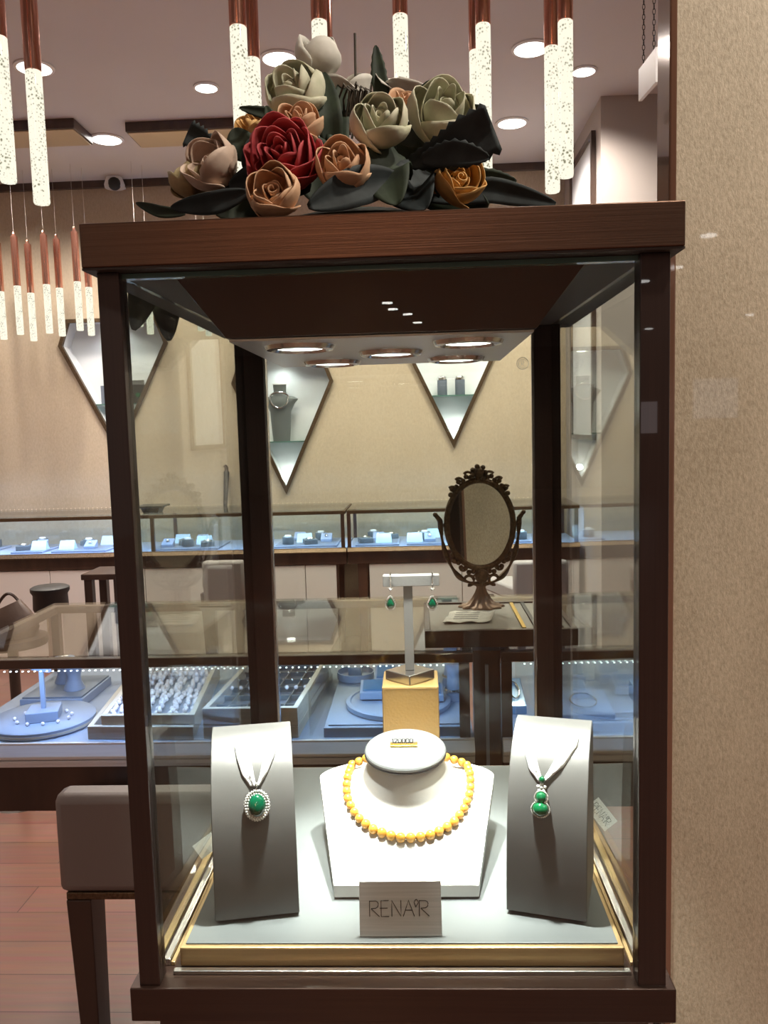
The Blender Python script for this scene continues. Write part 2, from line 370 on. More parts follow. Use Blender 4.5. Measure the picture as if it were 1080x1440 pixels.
# ------------------------------------------------------------------ hanging crystal tubes
def tube_lamp(u, v0, v1, Y, R, label, group, L=None):
    a = atY(u, v0, Y); b = atY(u, v1, Y); L = (a-b).length if L is None else L
    x, z0 = b.x, a.z; zb = z0-L
    t = thing('crystal_pendant_light', label, 'pendant light', (x, Y, zb), group)
    m = MB(t.location); m.lathe([(R*.9, zb), (R, zb+.004), (R, z0-.002), (R*.9, z0)], (x, Y, 0), 20); m.build('crystal_tube', 'crystal', t, True)
    m = MB(t.location); m.lathe([(R*.98, z0), (R*1.02, z0+.003), (R*1.02, z0+.30), (R*.5, z0+.31), (R*.3, z0+.33)], (x, Y, 0), 20); m.build('copper_sleeve', 'copper', t, True)
    m = MB(t.location); m.cyl((x, Y, z0+.33), (x, Y, CEIL-.01), .0012, n=6); m.build('wire', 'wire', t)
    return t
near = [(11,52,237,22),(58,100,270,22),(343,38,230,23),(361,83,240,21),(455,30,218,21),(467,86,256,14),(567,22,200,20),(682,35,228,20),(672,72,250,18),(777,67,247,20),(796,30,223,20)]
ndesc = ['leftmost of the front tubes at the frame edge','second from the left, hanging lowest over the left canopy','left one of the pair behind the orange roses','right one of the pair behind the orange roses',
         'left one of the pair behind the tallest white bud','right one of the pair behind the tallest white bud','single one hanging behind the centre of the flowers','right one of the pair behind the serrated leaf','left one of the pair behind the serrated leaf','left longer one of the rightmost pair','right shorter one of the rightmost pair']
for (u, v0, v1, w), d in zip(near, ndesc):
    Y = .30*FPX/max(170, min(195, v1-v0)) + CAM.y
    tube_lamp(u, v0, v1, Y, w/2*pxm(Y), 'large glowing crystal tube, '+d, 'front crystal pendant tubes', .31)
far = [(6,410),(29,402),(48,412),(70,400),(88,405),(113,396),(129,404),(197,390),(212,402),(283,396),(294,404)]
for i, (u, v) in enumerate(far):
    Y = 4.40 if i % 2 else 4.48
    tube_lamp(u, v, v+70, Y, .0215, 'small distant glowing crystal tube, '+ORD[i]+' from the left over rear counter', 'rear crystal pendant tubes', .30)
# canopy plates of the rear row
for u0, u1, v0, v1, lab in ((-60,108,183,208,'long bronze canopy plate on ceiling at far left, rear tubes hanging from it'),(172,372,181,204,'bronze canopy plate on ceiling left of flowers, thin wires hanging from it')):
    a = atZ(u0, v0, CEIL-.05); b = atZ(u1, v0, CEIL-.05); c = atZ((u0+u1)/2, v1, CEIL-.05)
    y0, y1 = (a.y+b.y)/2, c.y
    t = thing('ceiling_canopy', lab, 'canopy', ((a.x+b.x)/2, (y0+y1)/2, CEIL-.05))
    m = MB(t.location); m.box(a.x, b.x, y0, y1, CEIL-.05, CEIL); m.build('housing', 'darkwood', t, bevel=.003)
    m = MB(t.location); m.box(a.x+.01, b.x-.01, y0+.012, y1-.01, CEIL-.056, CEIL-.0501); m.build('face_plate', pm('canopy_gold', (.55,.44,.30), .3, .6), t)

# dome camera
c = atY(161, 258, WALLY-.07); k = pxm(WALLY)
t = thing('security_camera', 'white dome security camera at top of rear wall', 'camera', c)
m = MB(t.location); m.lathe([(.062, 0), (.066, .02), (.05, .07), (.02, .085)], c-Vector((0,0,.03)), 24); m.build('housing', 'white', t, True)
m = MB(t.location); m.ball(c+Vector((.012,-.035,-.012)), .042); m.build('lens_ball', 'ink', t, True)
m = MB(t.location); m.box(c.x-.05, c.x+.05, c.y+.02, WALLY-.001, c.z-.02, CEIL-.046); m.build('mount', 'white', t)

# framed panel on the bay's side wall and hanging exit sign
X = XR
def atX(u, v, X):
    d = ray(u, v); return CAM + d*((X-CAM.x)/d.x)
a, b = atX(806, 237, X), atX(838, 176, X)
y1, y0 = min(a.y, WALLY-.04), b.y
t = thing('wall_panel', 'pale panel in thin brown frame on the right side wall', 'panel', (X, (y0+y1)/2, 2.0))
m = MB(t.location); m.box(X-.012, X-.001, y0+.03, y1-.03, 1.35, a.z-.03+.0); m.build('pale_sheet', pm('pale_sheet', (.68,.70,.74), .4), t)
m = MB(t.location)
for q in ((y0, y0+.03, 1.32, a.z), (y1-.03, y1, 1.32, a.z), (y0+.03, y1-.03, a.z-.03, a.z), (y0+.03, y1-.03, 1.32, 1.35)): m.box(X-.025, X-.001, *q)
m.build('frame', 'darkwood', t)
a = atY(898, 98, 2.25); b = atY(893, 143, 2.25); c2 = atY(922, 66, 1.98)
t = thing('hanging_sign', 'white sign plate hanging on chains at top right near the jamb', 'sign', ((a.x+c2.x)/2, 2.1, b.z))
m = MB(t.location); th = Vector((.012, .0, 0)); lo = Vector((0, 0, -(a.z-b.z)))
m.hexa([a+lo, a+lo+th, c2+lo+th, c2+lo], [a, a+th, c2+th, c2]); m.build('plate', 'white', t, bevel=.001)
for q in (a.lerp(c2, .2), a.lerp(c2, .8)):
    m = MB(t.location); q = q+th*.5; n = int((CEIL-.002-q.z)/.016)
    for i in range(n):
        z = q.z+.009+i*(CEIL-.002-q.z-.01)/n; d = (1,0,0) if i % 2 else (0,1,0)
        m.tube([Vector((q.x, q.y, z))+Vector(d)*.0045*math.cos(w_)+Vector((0,0,.010*math.sin(w_))) for w_ in [2*PI*j/8 for j in range(8)]], .0012, 5, True)
    m.build('chain', 'ink', t)

# ------------------------------------------------------------------ rear niches with their displays
nlab = ['white lit diamond-shaped wall niche behind the left post, green card on its shelf','white lit diamond wall niche with a necklace bust, left of centre','white lit diamond wall niche with two small jewel boxes, above the oval mirror','diamond wall niche cut off at the left frame edge']
shelf_v = [568, 621, 557, 640]
NT = []
for i, (d, lab) in enumerate(zip(NICHE, nlab)):
    tip = d[0]; t = thing('display_niche', lab, 'niche', (tip[0], FRY, tip[1]), 'diamond wall niches'); NT.append(t)
    cx = tip[0]; cz = sum(p[1] for p in d)/5; D = .15
    def grow(k, y): return [(cx+(x-cx)*k+0, y, cz+(z-cz)*k) for x, z in d]
    def ringpts(off, y):
        out = []; n = len(d)
        for j in range(n):
            p = Vector(d[j]); e1 = (p-Vector(d[j-1])).normalized(); e2 = (Vector(d[(j+1)%n])-p).normalized()
            n1 = Vector((e1.y, -e1.x)); n2 = Vector((e2.y, -e2.x)); bis = (n1+n2).normalized(); q = p+bis*(off/max(.3, bis.dot(n1))); out.append((q.x, y, q.y))
        return out
    m = MB(t.location); m.loft([ringpts(0, FRY), ringpts(0, FRY+D)], False); m.poly(ringpts(0, FRY+D)); m.build('lining', 'niche', t)
    m = MB(t.location)
    m.loft([ringpts(.016, FRY), ringpts(.016, FRY-.02), ringpts(-.008, FRY-.02), ringpts(-.008, FRY+.01)], False); m.build('frame', 'antique', t)
    zs = atY(tip[0] and 400, shelf_v[i], FRY).z if False else None
    u0, v0 = proj((tip[0], FRY, tip[1])); zs = tip[1]+(v0-shelf_v[i])*pxm(FRY)
    hw = (zs-tip[1])*(d[1][0]-tip[0])/(d[1][1]-tip[1])
    m = MB(t.location); m.box(cx-hw+.004, cx+hw-.004, FRY+.012, FRY+D-.002, zs-.004, zs+.004); m.build('glass_shelf', 'glassedge', t)
    zt = d[2][1]
    m = MB(t.location); m.lathe([(.03, 0), (.03, .006)], (cx-.02, FRY+.07, zt-.008), 16); m.build('spot_lamp', 'lampface', t)
    lamp('niche_lamp', 'SPOT', (cx-.02, FRY+.05, zt-.012), P_NICHE, (.93,.97,1), .025, (0,0,0), spot_size=2.6, spot_blend=.8)
    lamp('niche_lamp', 'POINT', (cx, FRY+.06, tip[1]+.09), P_NICHE*.12, (.93,.97,1), .02)
    NT[-1]['_'] = 0; del NT[-1]['_']
    if i == 1:
        c = atY(394, 560, FRY+.07); c.z = zs+.004
        b = thing('necklace_bust', 'tall grey necklace bust inside the left-of-centre wall niche', 'display bust', c)
        m = MB(c); Wd = [(.058,.03,0),(.066,.034,.10),(.072,.036,.2),(.10,.045,.255),(.125,.04,.285),(.098,.036,.30),(.052,.032,.31),(.043,.03,.335),(.046,.032,.385)]
        m.loft([[c+Vector((a_*math.cos(q), b_*math.sin(q), z_)) for q in [2*PI*j/24 for j in range(24)]] for a_, b_, z_ in Wd]); m.build('torso', 'greysatin', b, True)
        m = MB(c); m.lathe([(.049, .383), (.049, .39)], c, 24, sy=.7); m.build('neck_cap', 'white', b)
        nk = thing('necklace', 'round silver necklace on the bust in the wall niche', 'necklace', c+Vector((0,0,.27)))
        m = MB(nk.location); m.tube([c+Vector((.062*math.cos(q), -.04-.012*abs(math.sin(q)), .30+.075*math.sin(q) if math.sin(q) < 0 else .30+.03*math.sin(q))) for q in [2*PI*j/28 for j in range(28)]], .006, 6, True); m.build('chain', 'silver', nk, True)
    if i == 0:
        for u, wpx, hpx, lab2, mt in ((195,20,26,'dark green jewellery card standing on the left niche shelf','ink'),(148,10,26,'small grey box standing at left on the left niche shelf','bluedark')):
            c = atY(u, 560, FRY+.05); c.z = zs+.004; w_, h_ = wpx*k, hpx*k
            b = thing('jewellery_card', lab2, 'card', c)
            m = MB(c); m.box(c.x-w_/2, c.x+w_/2, c.y-.012, c.y+.012, c.z, c.z+h_); m.build('card_body', mt, b, bevel=.002)
            if u == 195:
                m = MB(c); m.lathe([(.018, 0), (.015, .006)], c+Vector((0,-.012,.055)), 16, (0,-1,0)); m.build('jade_disc', 'jade', b)
                m = MB(c); m.box(c.x-w_/2, c.x+w_/2, c.y-.013, c.y+.013, c.z+h_, c.z+h_+.03); m.build('silver_lid', 'silver', b)
    if i == 2:
        for u, lab2 in ((622,'left small round jewel stand in the wall niche above the mirror'),(647,'right small round jewel stand in the wall niche above the mirror')):
            c = atY(u, 550, FRY+.06); c.z = zs+.004
            b = thing('jewel_stand', lab2, 'display stand', c)
            m = MB(c); m.lathe([(.032, 0), (.033, .002), (.033, .10), (.031, .102)], c, 20); m.build('drum', 'bluedark', b, True)
            m = MB(c); m.lathe([(.034, .102), (.036, .11), (.03, .125), (.012, .13)], c, 20); m.build('silver_top', 'silver', b, True)

# ------------------------------------------------------------------ counters
def strip_leds(m, x0, x1, y, z, step=.012, r=.0016):
    n = int((x1-x0)/step)
    for i in range(n+1): m.box(x0+i*step-r, x0+i*step+r, y-r, y+r, z-r*.6, z+r*.6)
def counter(name, lab, x0, x1, y0, y1, top, floor_, rail, apron, leds, led_mat, legs, divs=(), solid_apron='darkwood', led_power=1.0, railm='darkwood'):
    t = thing(name, lab, 'display counter', ((x0+x1)/2, (y0+y1)/2, 0), 'glass jewellery counters')
    o = t.location
    fr = .022
    m = MB(o)
    for q in ((x0, x1, y0, y0+fr), (x0, x1, y1-fr, y1), (x0, x0+fr, y0+fr, y1-fr), (x1-fr, x1, y0+fr, y1-fr)): m.box(*q, top-fr, top-.001)
    m.build('top_frame', railm, t, bevel=.002)
    m = MB(o); m.box(x0+fr*.3, x1-fr*.3, y0+fr*.3, y1-fr*.3, top-.0005, top+.006); m.build('glass_top', 'counterglass', t)
    m = MB(o); m.box(x0+.03, x1-.03, y0+.004, y0+.010, floor_+.001, top-fr); m.build('front_glass', 'counterglass', t)
    m = MB(o); m.box(x0+.03, x1-.03, y1-.012, y1-.006, floor_+.001, top-fr); m.build('rear_glass', 'counterglass', t)
    for x in (x0, x1-.03, *divs):
        for yy in (y0, y1-.025): m = MB(o); m.box(x, x+.022, yy+.001, yy+.022, floor_, top-fr); m.build('corner_post', 'darkwood', t)
    m = MB(o); m.box(x0, x1, y0+.003, y1, floor_-.012, floor_); m.build('display_floor', 'ledbluefab', t)
    m = MB(o); m.box(x0, x1, y0-.006, y0+.003, rail, floor_+.004); m.box(x0, x1, y0-.010, y0-.006, rail+.008, rail+.016); m.hexa([(x0, y0-.022, floor_-.026), (x1, y0-.022, floor_-.026), (x1, y0-.006, floor_-.026), (x0, y0-.006, floor_-.026)], [(x0, y0-.022, floor_-.020), (x1, y0-.022, floor_-.020), (x1, y0-.006, floor_+.001), (x0, y0-.006, floor_+.001)]); m.build('lower_rail', 'alu' if solid_apron == 'darkwood' and rail > .6 and led_mat == 'led' else railm, t, bevel=.001)
    m = MB(o); m.box(x0, x1, y0+.004, y1, apron, floor_-.013); m.build('apron', 'darkwood', t, bevel=.003)
    for x in legs:
        for yy in (y0+.02, y1-.08):
            m = MB(o); m.hexa([(x+.008, yy+.008, 0), (x+.05, yy+.008, 0), (x+.05, yy+.05, 0), (x+.008, yy+.05, 0)], [(x, yy, apron), (x+.06, yy, apron), (x+.06, yy+.06, apron), (x, yy+.06, apron)]); m.build('leg', 'darkwood', t)
    m = MB(o); strip_leds(m, x0+.05, x1-.05, y0+.0125 if led_mat == 'led' else y1-.02, top-fr-.008 if led_mat == 'led' else top+.012, leds); st = m.build('led_strip', led_mat, t); st['kind'] = 'stuff'
    lamp('counter_lamp', 'AREA', ((x0+x1)/2, y0+.03, top-fr-.006), led_power*(x1-x0), COOL, x1-x0-.1, (math.radians(28), 0, 0), size_y=.012)
    return t
NY0, NY1, NF = .97, 1.55, .74
xe = atZ(672, 1066, NF).x; xs = atZ(714, 1066, NF).x
counter('display_counter', 'near long glass jewellery counter behind the case, pearl tray inside', -1.03, xe, NY0, NY1, CT, NF, .69, .585, .0135, 'led', (-.585, -.25, xe-.08), led_power=P_LED)
counter('display_counter', 'near right glass jewellery counter below the oval mirror, past the dark gap', xs, 1.5, NY0, NY1, CT, NF, .69, .585, .0135, 'led', (xs+.02, 1.3), led_power=P_LED)
t = thing('gap_filler', 'dark filler board added in the gap between the two near counters, thin blue-grey strip', 'post', ((xe+xs)/2, .99, 0))
m = MB(t.location); m.box(xe+.001, xs-.001, .985, 1.02, 0, CT-.001); m.build('filler_board', 'darkwood', t)  # board added so the gap stays dark instead of showing lit floor
m = MB(t.location); m.box((xe+xs)/2-.004, (xe+xs)/2+.003, .979, .985, .60, CT-.03); m.build('blue_strip', 'ledbluefab', t)  # blue-grey colour stands in for a blade of blue light
m = MB(); FY0, FY1, FF = 4.2, 4.70, .70
xd = atY(487, 740, FY0).x
ra = counter('display_counter', 'rear glass counter along the back wall, left length with grey ring trays', -3.9, xd-.004, FY0, FY1, CT, FF, .672, .60, .03, 'ledwarm', (-3.5,-2.35,-1.75,-.75,xd-.12), divs=(atY(211,740,FY0).x,), led_power=P_LED*2.2, railm='antique')
rb = counter('display_counter', 'rear glass counter behind the oval mirror, right length with blue trays', xd+.004, XR-.03, FY0, FY1, CT, FF, .672, .60, .03, 'ledwarm', (xd+.06, .85), led_power=P_LED*2.4, railm='antique')
# white door fronts in the bases of the rear counters
for t, xs_ in ((ra, [-3.9, -3.35, -2.85, -2.28, -1.68, -1.15, -.68, xd-.07]), (rb, [xd+.13, .28, .83, XR-.03])):
    for x0, x1 in zip(xs_, xs_[1:]):
        m = MB(t.location); m.box(x0+.002, x1-.002, FY0+.012, FY0+.030, .05, .595); m.build('base_door', 'white', t, bevel=.003)

# ------------------------------------------------------------------ things inside the near counter
def on(u, v, z=NF): return atZ(u, v, z)
def T(name, lab, cat, c, group=None): return thing(name, lab, cat, c, group)
# round pad with small earring stand and loose pearls
c = on(48, 1028); c.z = NF; c.y = max(c.y, NY0+.13)
t = T('round_pad', 'round grey display pad at left end of near counter', 'display pad', c)
m = MB(c); m.lathe([(.115, 0), (.118, .003), (.118, .016), (.114, .019)], c, 40); m.build('pad_body', 'ledbluefab', t, True)
m = MB(c); m.lathe([(.1195, .005), (.1195, .010)], c, 40); m.build('rim', 'traywood', t, True)
b0 = c+Vector((.01, -.015, .019))
t = T('earring_stand', 'small grey earring stand with block base on the round pad', 'earring stand', b0)
m = MB(b0); m.obox(b0+Vector((0,0,.012)), (.034,.010,0), (-.010,.034,0), (0,0,.012)); m.build('base', 'ledbluefab', t, bevel=.002)
m = MB(b0); m.box(b0.x-.005, b0.x+.005, b0.y-.003, b0.y+.003, b0.z+.024, b0.z+.118); m.build('post', 'ledbluefab', t)
m = MB(b0); m.obox(b0+Vector((0,0,.118)), (.026,-.012,0), (.002,.004,0), (0,0,.006)); m.build('crossbar', 'ledbluefab', t)
for i in range(11):
    a_ = -2.9+i*.55; q = c+Vector((.01+.064*math.cos(a_), -.02+.05*math.sin(a_), .0235))
    if (q-b0).xy.length < .042: q = c+Vector((.01+.08*math.cos(a_), -.02+.075*math.sin(a_), .0235))
    m = MB(q); m.ball(q, .0045, 10, 6); tag(m.build('loose_pearl', 'pearl', None, True), 'small white pearl lying around the earring stand on the round pad', 'pearl', 'loose pearls on the round pad')
# square riser with two spools
c = on(92, 978); c.z = NF
c.y = 1.30; c.x = atY(92, 985, 1.30).x
t = T('square_riser', 'square slate riser carrying two spools at left of near counter', 'display riser', c)
m = MB(c); m.box(c.x-.075, c.x+.085, c.y-.09, c.y+.10, NF, NF+.022); m.build('riser_body', 'ledbluefab', t, bevel=.002)
m = MB(c); m.box(c.x-.07, c.x+.08, c.y-.085, c.y+.095, NF+.0222, NF+.026); m.build('riser_top', 'bluedark', t)
for (u, v), lab in (((88, 962), 'rear blue spool-shaped ring holder on the slate riser'), ((111, 972), 'front blue spool-shaped ring holder on the slate riser')):
    q = Vector((c.x+(-.015 if u == 88 else .035), c.y+(.04 if u == 88 else -.02), NF+.026))
    t = T('ring_spool', lab, 'ring holder', q)
    m = MB(q); m.lathe([(.026, 0), (.026, .003), (.019, .02), (.017, .034), (.020, .048), (.027, .062), (.027, .066)], q, 24); m.build('spool', 'ledbluefab', t, True)
    m = MB(q); m.lathe([(.013, .066), (.013, .071), (.011, .072)], q, 20); m.build('cap', 'silver', t, True)
# trays running back into the counter
def tray(name, lab, fl, fr_, bl, z0, h, wall=.012, mat='traywood', floor='ledbluefab'):
    fl, fr_, bl = Vector((fl[0], fl[1], z0)), Vector((fr_[0], fr_[1], z0)), Vector((bl[0], bl[1], z0))
    ex = (fr_-fl); ey = (bl-fl); X_ = ex.normalized(); Y_ = ey.normalized(); up = Vector((0,0,1))
    t = thing(name, lab, 'tray', fl+ex*.5+ey*.5)
    m = MB(t.location); H = up*h*.5
    m.obox(fl+ex*.5+Y_*wall*.5+H, ex*.5, Y_*wall*.5, H); m.obox(fl+ex*.5+ey-Y_*wall*.5+H, ex*.5, Y_*wall*.5, H)
    m.obox(fl+ey*.5+X_*wall*.5+H, X_*wall*.5, ey*.5-Y_*wall, H); m.obox(fl+ex+ey*.5-X_*wall*.5+H, X_*wall*.5, ey*.5-Y_*wall, H)
    m.build('tray_frame', mat, t, bevel=.0015)
    m = MB(t.location); m.obox(fl+ex*.5+ey*.5+up*(h*.3), ex*.5-X_*wall, ey*.5-Y_*wall, up*.004); m.build('tray_lining', floor, t)
    return t, fl, ex, ey
fl, fr_ = (-.715, .995), (-.475, .985); bl = (-.765, 1.44)
tray('wooden_tray', 'lower pale wooden tray under the tray of pearl strands', fl, fr_, bl, NF, .030)
t, o_, ex, ey = tray('wooden_tray', 'upper pale wooden tray filled with pearl strands', (-.685, 1.0), (-.475, 1.0), (-.735, 1.43), NF+.0305, .022)
zt = NF+.0305+.022*.3+.004
for i in range(12):
    f_ = .08+.84*i/11; pts = []
    n = 25; ph = random.uniform(0, 6)
    m = MB(o_+ex*f_+ey*.5)
    for j in range(n):
        g = .06+.88*j/(n-1); w_ = .006*math.sin(g*9+ph)+.003*math.sin(j*2.3+ph)
        q = o_+ex*(f_*(1-.25*(g > .7)*(g-.7)/.3*math.copysign(1, f_-.5)))+ey*g+Vector((w_, 0, 0)); q.z = zt+.006+(.0055 if (i % 3 == 1) else 0)+(.010*max(0, g-.6))
        m.ball(q, .0060, 8, 5)
    o = m.build('pearl_strand', 'pearl', None, True); tag(o, 'strand of pinkish white pearls lying lengthwise in the upper wooden tray', 'pearl strand', 'pearl strands in the tray')
for i in range(9):
    q0 = o_+ex*(.2+.65*random.random())+ey*(.60+.33*random.random()); q0.z = zt+.017
    m = MB(q0)
    R_ = .022+.012*random.random()
    for j in range(15):
        a_ = 2*PI*j/15; m.ball(q0+Vector((R_*math.cos(a_)*1.2, R_*math.sin(a_), .004*math.sin(3*a_)+.004*(i % 3))), .0060, 8, 5)
    o = m.build('pearl_strand', 'pearl', None, True); tag(o, 'looped strand of pinkish white pearls heaped at the tray back', 'pearl strand', 'looped pearl strands at the tray back')
# stacked glass-topped boxes
tray('display_box', 'lower grey wooden display box of the stack of two', (-.455, .99), (-.245, .99), (-.428, 1.42), NF, .026, mat='traywood')
t, o_, ex, ey = tray('display_box', 'upper grey wooden display box with rows of small studs, top of its stack', (-.455, .99), (-.245, .99), (-.428, 1.42), NF+.0265, .042, mat='traywood', floor='bluedark')
m = MB(t.location)
for r_ in range(1, 7): m.obox(o_+ex*.5+ey*(r_/7)+Vector((0,0,.024)), ex*.44, ey.normalized()*.0015, (0,0,.006))
for c_ in range(1, 5): m.obox(o_+ex*(c_/5)+ey*.5+Vector((0,0,.024)), ex.normalized()*.0012, ey*.46, (0,0,.006))
m.build('divider_grid', 'greysatin', t)
for r_ in range(3):
    for c_ in range(9):
        q = o_+ex*(.08+.105*c_)+ey*(.36+.14*r_+.03); q.z = NF+.0265+.034
        m = MB(q); m.ball(q, .0052 if r_ == 0 else .0035, 10, 6); tag(m.build('pearl_stud', 'pearl' if r_ == 0 else 'silver', None, True), 'tiny %s stud in the %s row of the upper display box' % ('white pearl' if r_ == 0 else 'silver', ('front','middle','back')[r_]), 'stud', '%s row of studs in the display box' % ('front','middle','back')[r_])
# right section: stepped platform, round plate and small boxes
a_ = on(398, 1062); b_ = on(458, 962)
t = T('glass_divider', 'upright clear glass divider between sections of near counter', 'divider', ((a_.x+b_.x)/2, 1.25, NF))
m = MB(t.location); m.hexa([(-.222,1.0,NF),(-.217,1.0,NF),(-.197,1.5,NF),(-.202,1.5,NF)], [(-.222,1.0,NF+.10),(-.217,1.0,NF+.10),(-.197,1.5,NF+.10),(-.202,1.5,NF+.10)]); m.build('divider_pane', 'counterglass', t)
t = T('stepped_riser', 'wide blue-grey riser behind the gold box in near counter', 'display riser', (-.03, 1.16, NF))
m = MB(t.location); m.box(-.19, .125, .99, 1.40, NF, NF+.022); m.build('riser_body', 'ledbluefab', t, bevel=.002)
m = MB(t.location); m.box(-.18, .115, 1.0, 1.39, NF+.0222, NF+.025); m.build('riser_top', 'ledbluefab', t)
z = NF+.025
c = Vector((-.03, 1.13, z)); t = T('round_plate', 'round grey plate lying on the blue-grey riser', 'display plate', c)
m = MB(c); m.lathe([(.118, 0), (.122, .003), (.122, .012), (.118, .014), (.112, .014), (.110, .011)], c, 44); m.build('plate_body', 'ledbluefab', t, True)
c = Vector((-.145, 1.33, z)); t = T('trinket_dish', 'shallow round dish at back left of the riser', 'dish', c)
m = MB(c); m.lathe([(.042, 0), (.047, .004), (.048, .022), (.046, .022), (.045, .008), (.0, .007)], c, 32, cap=False); m.build('bowl', 'ledbluefab', t, True)
m = MB(c); m.box(c.x-.018, c.x+.016, c.y-.012, c.y+.014, z+.008, z+.034); m.build('ring_cushion', 'bluedark', t, bevel=.002)
for (x, y, h_, w_, lab) in ((-.085, 1.14, .034, .034, 'wedge ring box with blue lid, front left on the round plate'), (-.062, 1.22, .045, .026, 'upright small box with blue lid, behind on the round plate'), (.045, 1.12, .03, .030, 'wedge ring box with blue lid, right side of the round plate'), (.02, 1.22, .04, .024, 'upright small box with blue lid, hidden behind the gold box')):
    c = Vector((x, y, z+.0145)); t = T('ring_box', lab, 'ring box', c)
    m = MB(c); q = [(x-w_, y-.02, c.z), (x+w_, y-.02, c.z), (x+w_, y+.028, c.z), (x-w_, y+.028, c.z)]
    m.hexa(q, [(x-w_, y-.02, c.z+h_*.5), (x+w_, y-.02, c.z+h_*.5), (x+w_, y+.028, c.z+h_), (x-w_, y+.028, c.z+h_)]); m.build('box_body', 'ledbluefab', t, bevel=.0015)
    m = MB(c); dz = h_*.5/.048
    m.hexa([(x-w_*.8, y-.014, c.z+h_*.5+.006*dz+.0005), (x+w_*.8, y-.014, c.z+h_*.5+.006*dz+.0005), (x+w_*.8, y+.022, c.z+h_*.5+.042*dz+.0005), (x-w_*.8, y+.022, c.z+h_*.5+.042*dz+.0005)],
           [(x-w_*.8, y-.014, c.z+h_*.5+.006*dz+.004), (x+w_*.8, y-.014, c.z+h_*.5+.006*dz+.004), (x+w_*.8, y+.022, c.z+h_*.5+.042*dz+.004), (x-w_*.8, y+.022, c.z+h_*.5+.042*dz+.004)]); m.build('lid', 'screen', t)
for (x, y, h_, lab) in ((.098, 1.27, .10, 'tall clear blue bracelet cone right of the gold box, rear one'), (.10, 1.16, .085, 'tall clear blue bracelet cone right of the gold box, front one')):
    c = Vector((x, y, z)); t = T('bracelet_cone', lab, 'display cone', c)
    m = MB(c); m.lathe([(.02, 0), (.021, .004), (.014, h_*.5), (.017, h_), (.013, h_+.003)], c, 22); m.build('cone', 'ledbluefab', t, True)
    m = MB(c); m.lathe([(.0205, .02), (.0225, .024), (.0195, .028)], c, 22, cap=False); m.build('bangle', 'silver', t, True)
# right counter contents
for (x, y, h_, w_, mt, lab) in ((.245, 1.18, .05, .022, 'screen', 'small blue ring box in right counter seen beside the back post'), (.40, 1.14, .03, .06, 'ledbluefab', 'low grey pad in right counter, first past the back post'), (.58, 1.18, .045, .05, 'ledbluefab', 'grey pad in right counter, second past the back post'), (.78, 1.16, .035, .07, 'ledbluefab', 'wide grey pad at right in the right counter')):
    c = Vector((x, y, NF)); t = T('display_pad', lab, 'display pad', c)
    m = MB(c); m.hexa([(x-w_, y-.06, NF), (x+w_, y-.06, NF), (x+w_, y+.06, NF), (x-w_, y+.06, NF)], [(x-w_, y-.06, NF+h_*.4), (x+w_, y-.06, NF+h_*.4), (x+w_, y+.06, NF+h_), (x-w_, y+.06, NF+h_)]); m.build('pad_body', mt, t, bevel=.002)
    m = MB(c); m.tube([(x+w_*.5*math.cos(a), y+.035*math.sin(a), NF+h_*.7+.004+h_*.5*.6*math.sin(a)*.35/.6) for a in [2*PI*j/24 for j in range(24)]], .002, 6, True); m.build('bangle', 'silver', t, True)

